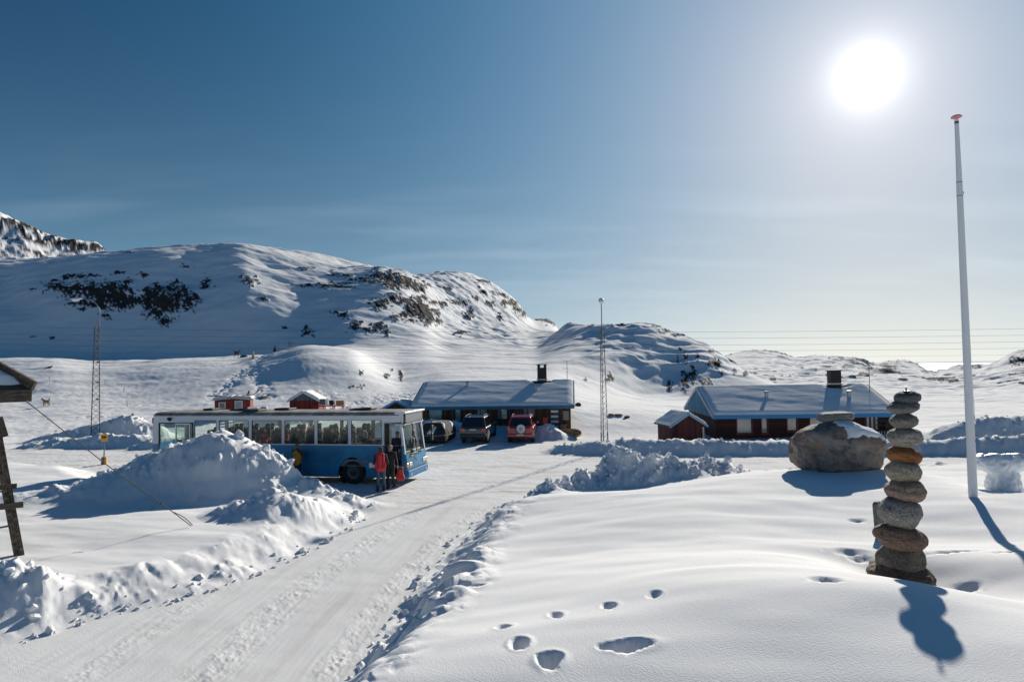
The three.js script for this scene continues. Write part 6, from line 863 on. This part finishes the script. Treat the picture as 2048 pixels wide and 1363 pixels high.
{ // things lying about behind the bus
  const tarp = (px, D, w, h, label, c) => { const g = onGround(px, D), m = solo('covered_load', pebble(w, h * 2, w * 0.8, px, 0.16, 2.8, 40), c, label, 'covered load'); m.position.set(g[0], g[1] + h * 0.15, g[2]); return m; };
  const white = mat([0.72, 0.7, 0.68], 0.8);
  tarp(531, 58.5, 1.15, 0.95, 'pale wrapped load with a snow cap behind the roof of the bus', white); tarp(503, 59, 1.1, 0.8, 'white snow covered heap beside the red hut with the window', mat([0.8, 0.8, 0.81], 0.9)); tarp(497, 57, 0.85, 0.85, 'small pale bundle in front of the red hut door', mat([0.55, 0.53, 0.5], 0.85));
  const g = onGround(660, 60), t = thing('flatbed_sledge', 'red framed sledge piled with dark gear right of the grey gabled hut', 'sledge', [g[0], g[1] + 0.1, g[2]], 0.1), red = mat([0.4, 0.05, 0.035], 0.7), dk = mat([0.04, 0.045, 0.05], 0.8);
  for (const s of [-1, 1]) { part(t, 'runner', tube([[-1.5, 0.1, s * 0.5], [1.2, 0.1, s * 0.5], [1.7, 0.35, s * 0.5]], 0.04, 18, 6), red); part(t, 'side_rail', box(2.6, 0.06, 0.06, -0.1, 0.62, s * 0.5), red); for (const x of [-1.3, -0.5, 0.3, 1.1]) part(t, 'stanchion', box(0.06, 0.55, 0.06, x, 0.34, s * 0.5), red); }
  for (let i = 0; i < 8; i++) part(t, 'deck_slat', box(0.22, 0.03, 1.05, -1.3 + i * 0.34, 0.665, 0), red);
  for (const [nm, x, y, w, h, c] of [['box', -0.6, 0.95, 0.6, 0.5, [0.14, 0.17, 0.19]], ['canister', 0.15, 0.88, 0.4, 0.4, [0.03, 0.03, 0.03]], ['bundle', 0.85, 0.86, 0.7, 0.36, [0.42, 0.22, 0.09]]]) { const m = solo('gear_' + nm, rbox(w, h, 0.6, 0.07, 0, 0, 0), mat(c, 0.8), { box: 'grey box loaded on the red sledge', canister: 'black canister in the middle of the red sledge', bundle: 'brown bundle at the right end of the red sledge' }[nm], nm); m.position.set(g[0] + x, g[1] + 0.13 + y, g[2]); m.rotation.y = 0.3 * x; }
  for (const [px, py, w, label] of [[1157, 811, 0.5, 'brown boulder in the snow right of the brown house roof'], [1110, 833, 0.45, 'small brown rock beside the corner of the brown house']]) { const d = ray(px, py), u = d.x / -d.z, tt = d.y / -d.z; let D = 54; while (D < 120 && ground(u * D, -D) < EYE + tt * D) D += 0.1; const m = solo('snow_rock', pebble(w, w * 0.8, w, px, 0.2, 2.1, 30), stoneMat([0.2, 0.13, 0.09]), label, 'rock'); m.position.set(u * D, G.h + w * 0.12, -D); }
}
{ // stakes in the dog field
  const st = mat([0.25, 0.2, 0.15], 0.9); [[98, 763], [210, 770], [247, 784], [254, 812], [42, 800]].forEach(([px, py], i) => { const d = ray(px, py), u = d.x / -d.z, tt = d.y / -d.z; let D = 46; while (D < 140 && ground(u * D, -D) < EYE + tt * D) D += 0.1; const m = solo('stake', new THREE.CylinderGeometry(0.03, 0.035, 0.75, 6, 1).translate(0, 0.25, 0), st, 'thin wooden stake standing in the dog field on the left', 'stake', 'stakes in the dog field'); m.position.set(u * D, G.h, -D); m.rotation.z = 0.1 * Math.sin(i * 9); });
}
{ // loose snow chunks on the banks: too many to count
  const v = []; for (let k = 0; k < 1; k++) { const g = new THREE.IcosahedronGeometry(1, 1), p = g.attributes.position; for (let i = 0; i < p.count; i++) { const a = V(p.getX(i), p.getY(i), p.getZ(i)); a.multiplyScalar(1 + 0.5 * noise3(a.x * 1.3, a.y * 1.3, a.z * 1.3 + k * 9)); p.setXYZ(i, a.x, a.y * 0.75, a.z); } g.computeVertexNormals(); v.push(g); }
  const list = [], add = (x, D, s) => { list.push([x, gy(x, D) + s * 0.2, -D, s]); };
  for (const [k, nodes] of Object.entries(PILES)) { const n = { big: 170, blocks: 260, bank: 160, verge: 24, lamp: 50, small: 14, heap: 20, curb: 16, house: 14, door: 16 }[k]; for (let i = 0; i < n; i++) { const q = Math.floor(rnd() * (nodes.length - 1)), t = rnd(), a = nodes[q], b = nodes[q + 1], r = lerp(a[3], b[3], t), o = (rnd() + rnd() - 1) * r * 1.05; let x = lerp(a[0], b[0], t) + (rnd() - 0.5) * r * 0.8, D = lerp(a[1], b[1], t) + o; if (k === 'big' && D < 24.6 && x < -9) continue; add(x, D, rr(0.03, 0.09) + (rnd() < 0.1 ? 0.08 : 0)); } }
  const edgeR = [[-2.5, 10.6], [-2.35, 13.7], [-2, 16.9], [-1.5, 20.5], [-0.5, 24.2], [1.6, 26.6]], edgeL = [[-9.1, 12.4], [-8.4, 13.8], [-7.3, 14.6], [-6.4, 16.1], [-5.5, 19], [-4.8, 22.8]];
  for (const [e, s, n] of [[edgeR, 1, 110], [edgeL, -1, 120]]) for (let i = 0; i < n; i++) { const q = Math.floor(rnd() * (e.length - 1)), t = rnd(); add(lerp(e[q][0], e[q + 1][0], t) + s * (rnd() * rnd() * 1.1 - 0.15), lerp(e[q][1], e[q + 1][1], t), rr(0.015, 0.05) + (rnd() < 0.06 ? 0.07 : 0)); }
  const m = new THREE.InstancedMesh(v[0], phys([0.86, 0.86, 0.865], 1, { specularIntensity: 0.15 }), list.length), M = new THREE.Matrix4(), Q = new THREE.Quaternion();
  list.forEach(([x, y, z, s], i) => { Q.setFromEuler(new THREE.Euler(rnd() * 6, rnd() * 6, rnd() * 6)); M.compose(V(x, y, z), Q, V(s * rr(0.8, 1.4), s * rr(0.7, 1.1), s * rr(0.8, 1.3))); m.setMatrixAt(i, M); });
  m.name = 'snow_chunks'; m.userData.kind = 'stuff'; shadowed(m); scene.add(m);
}
renderer.render(scene, camera);
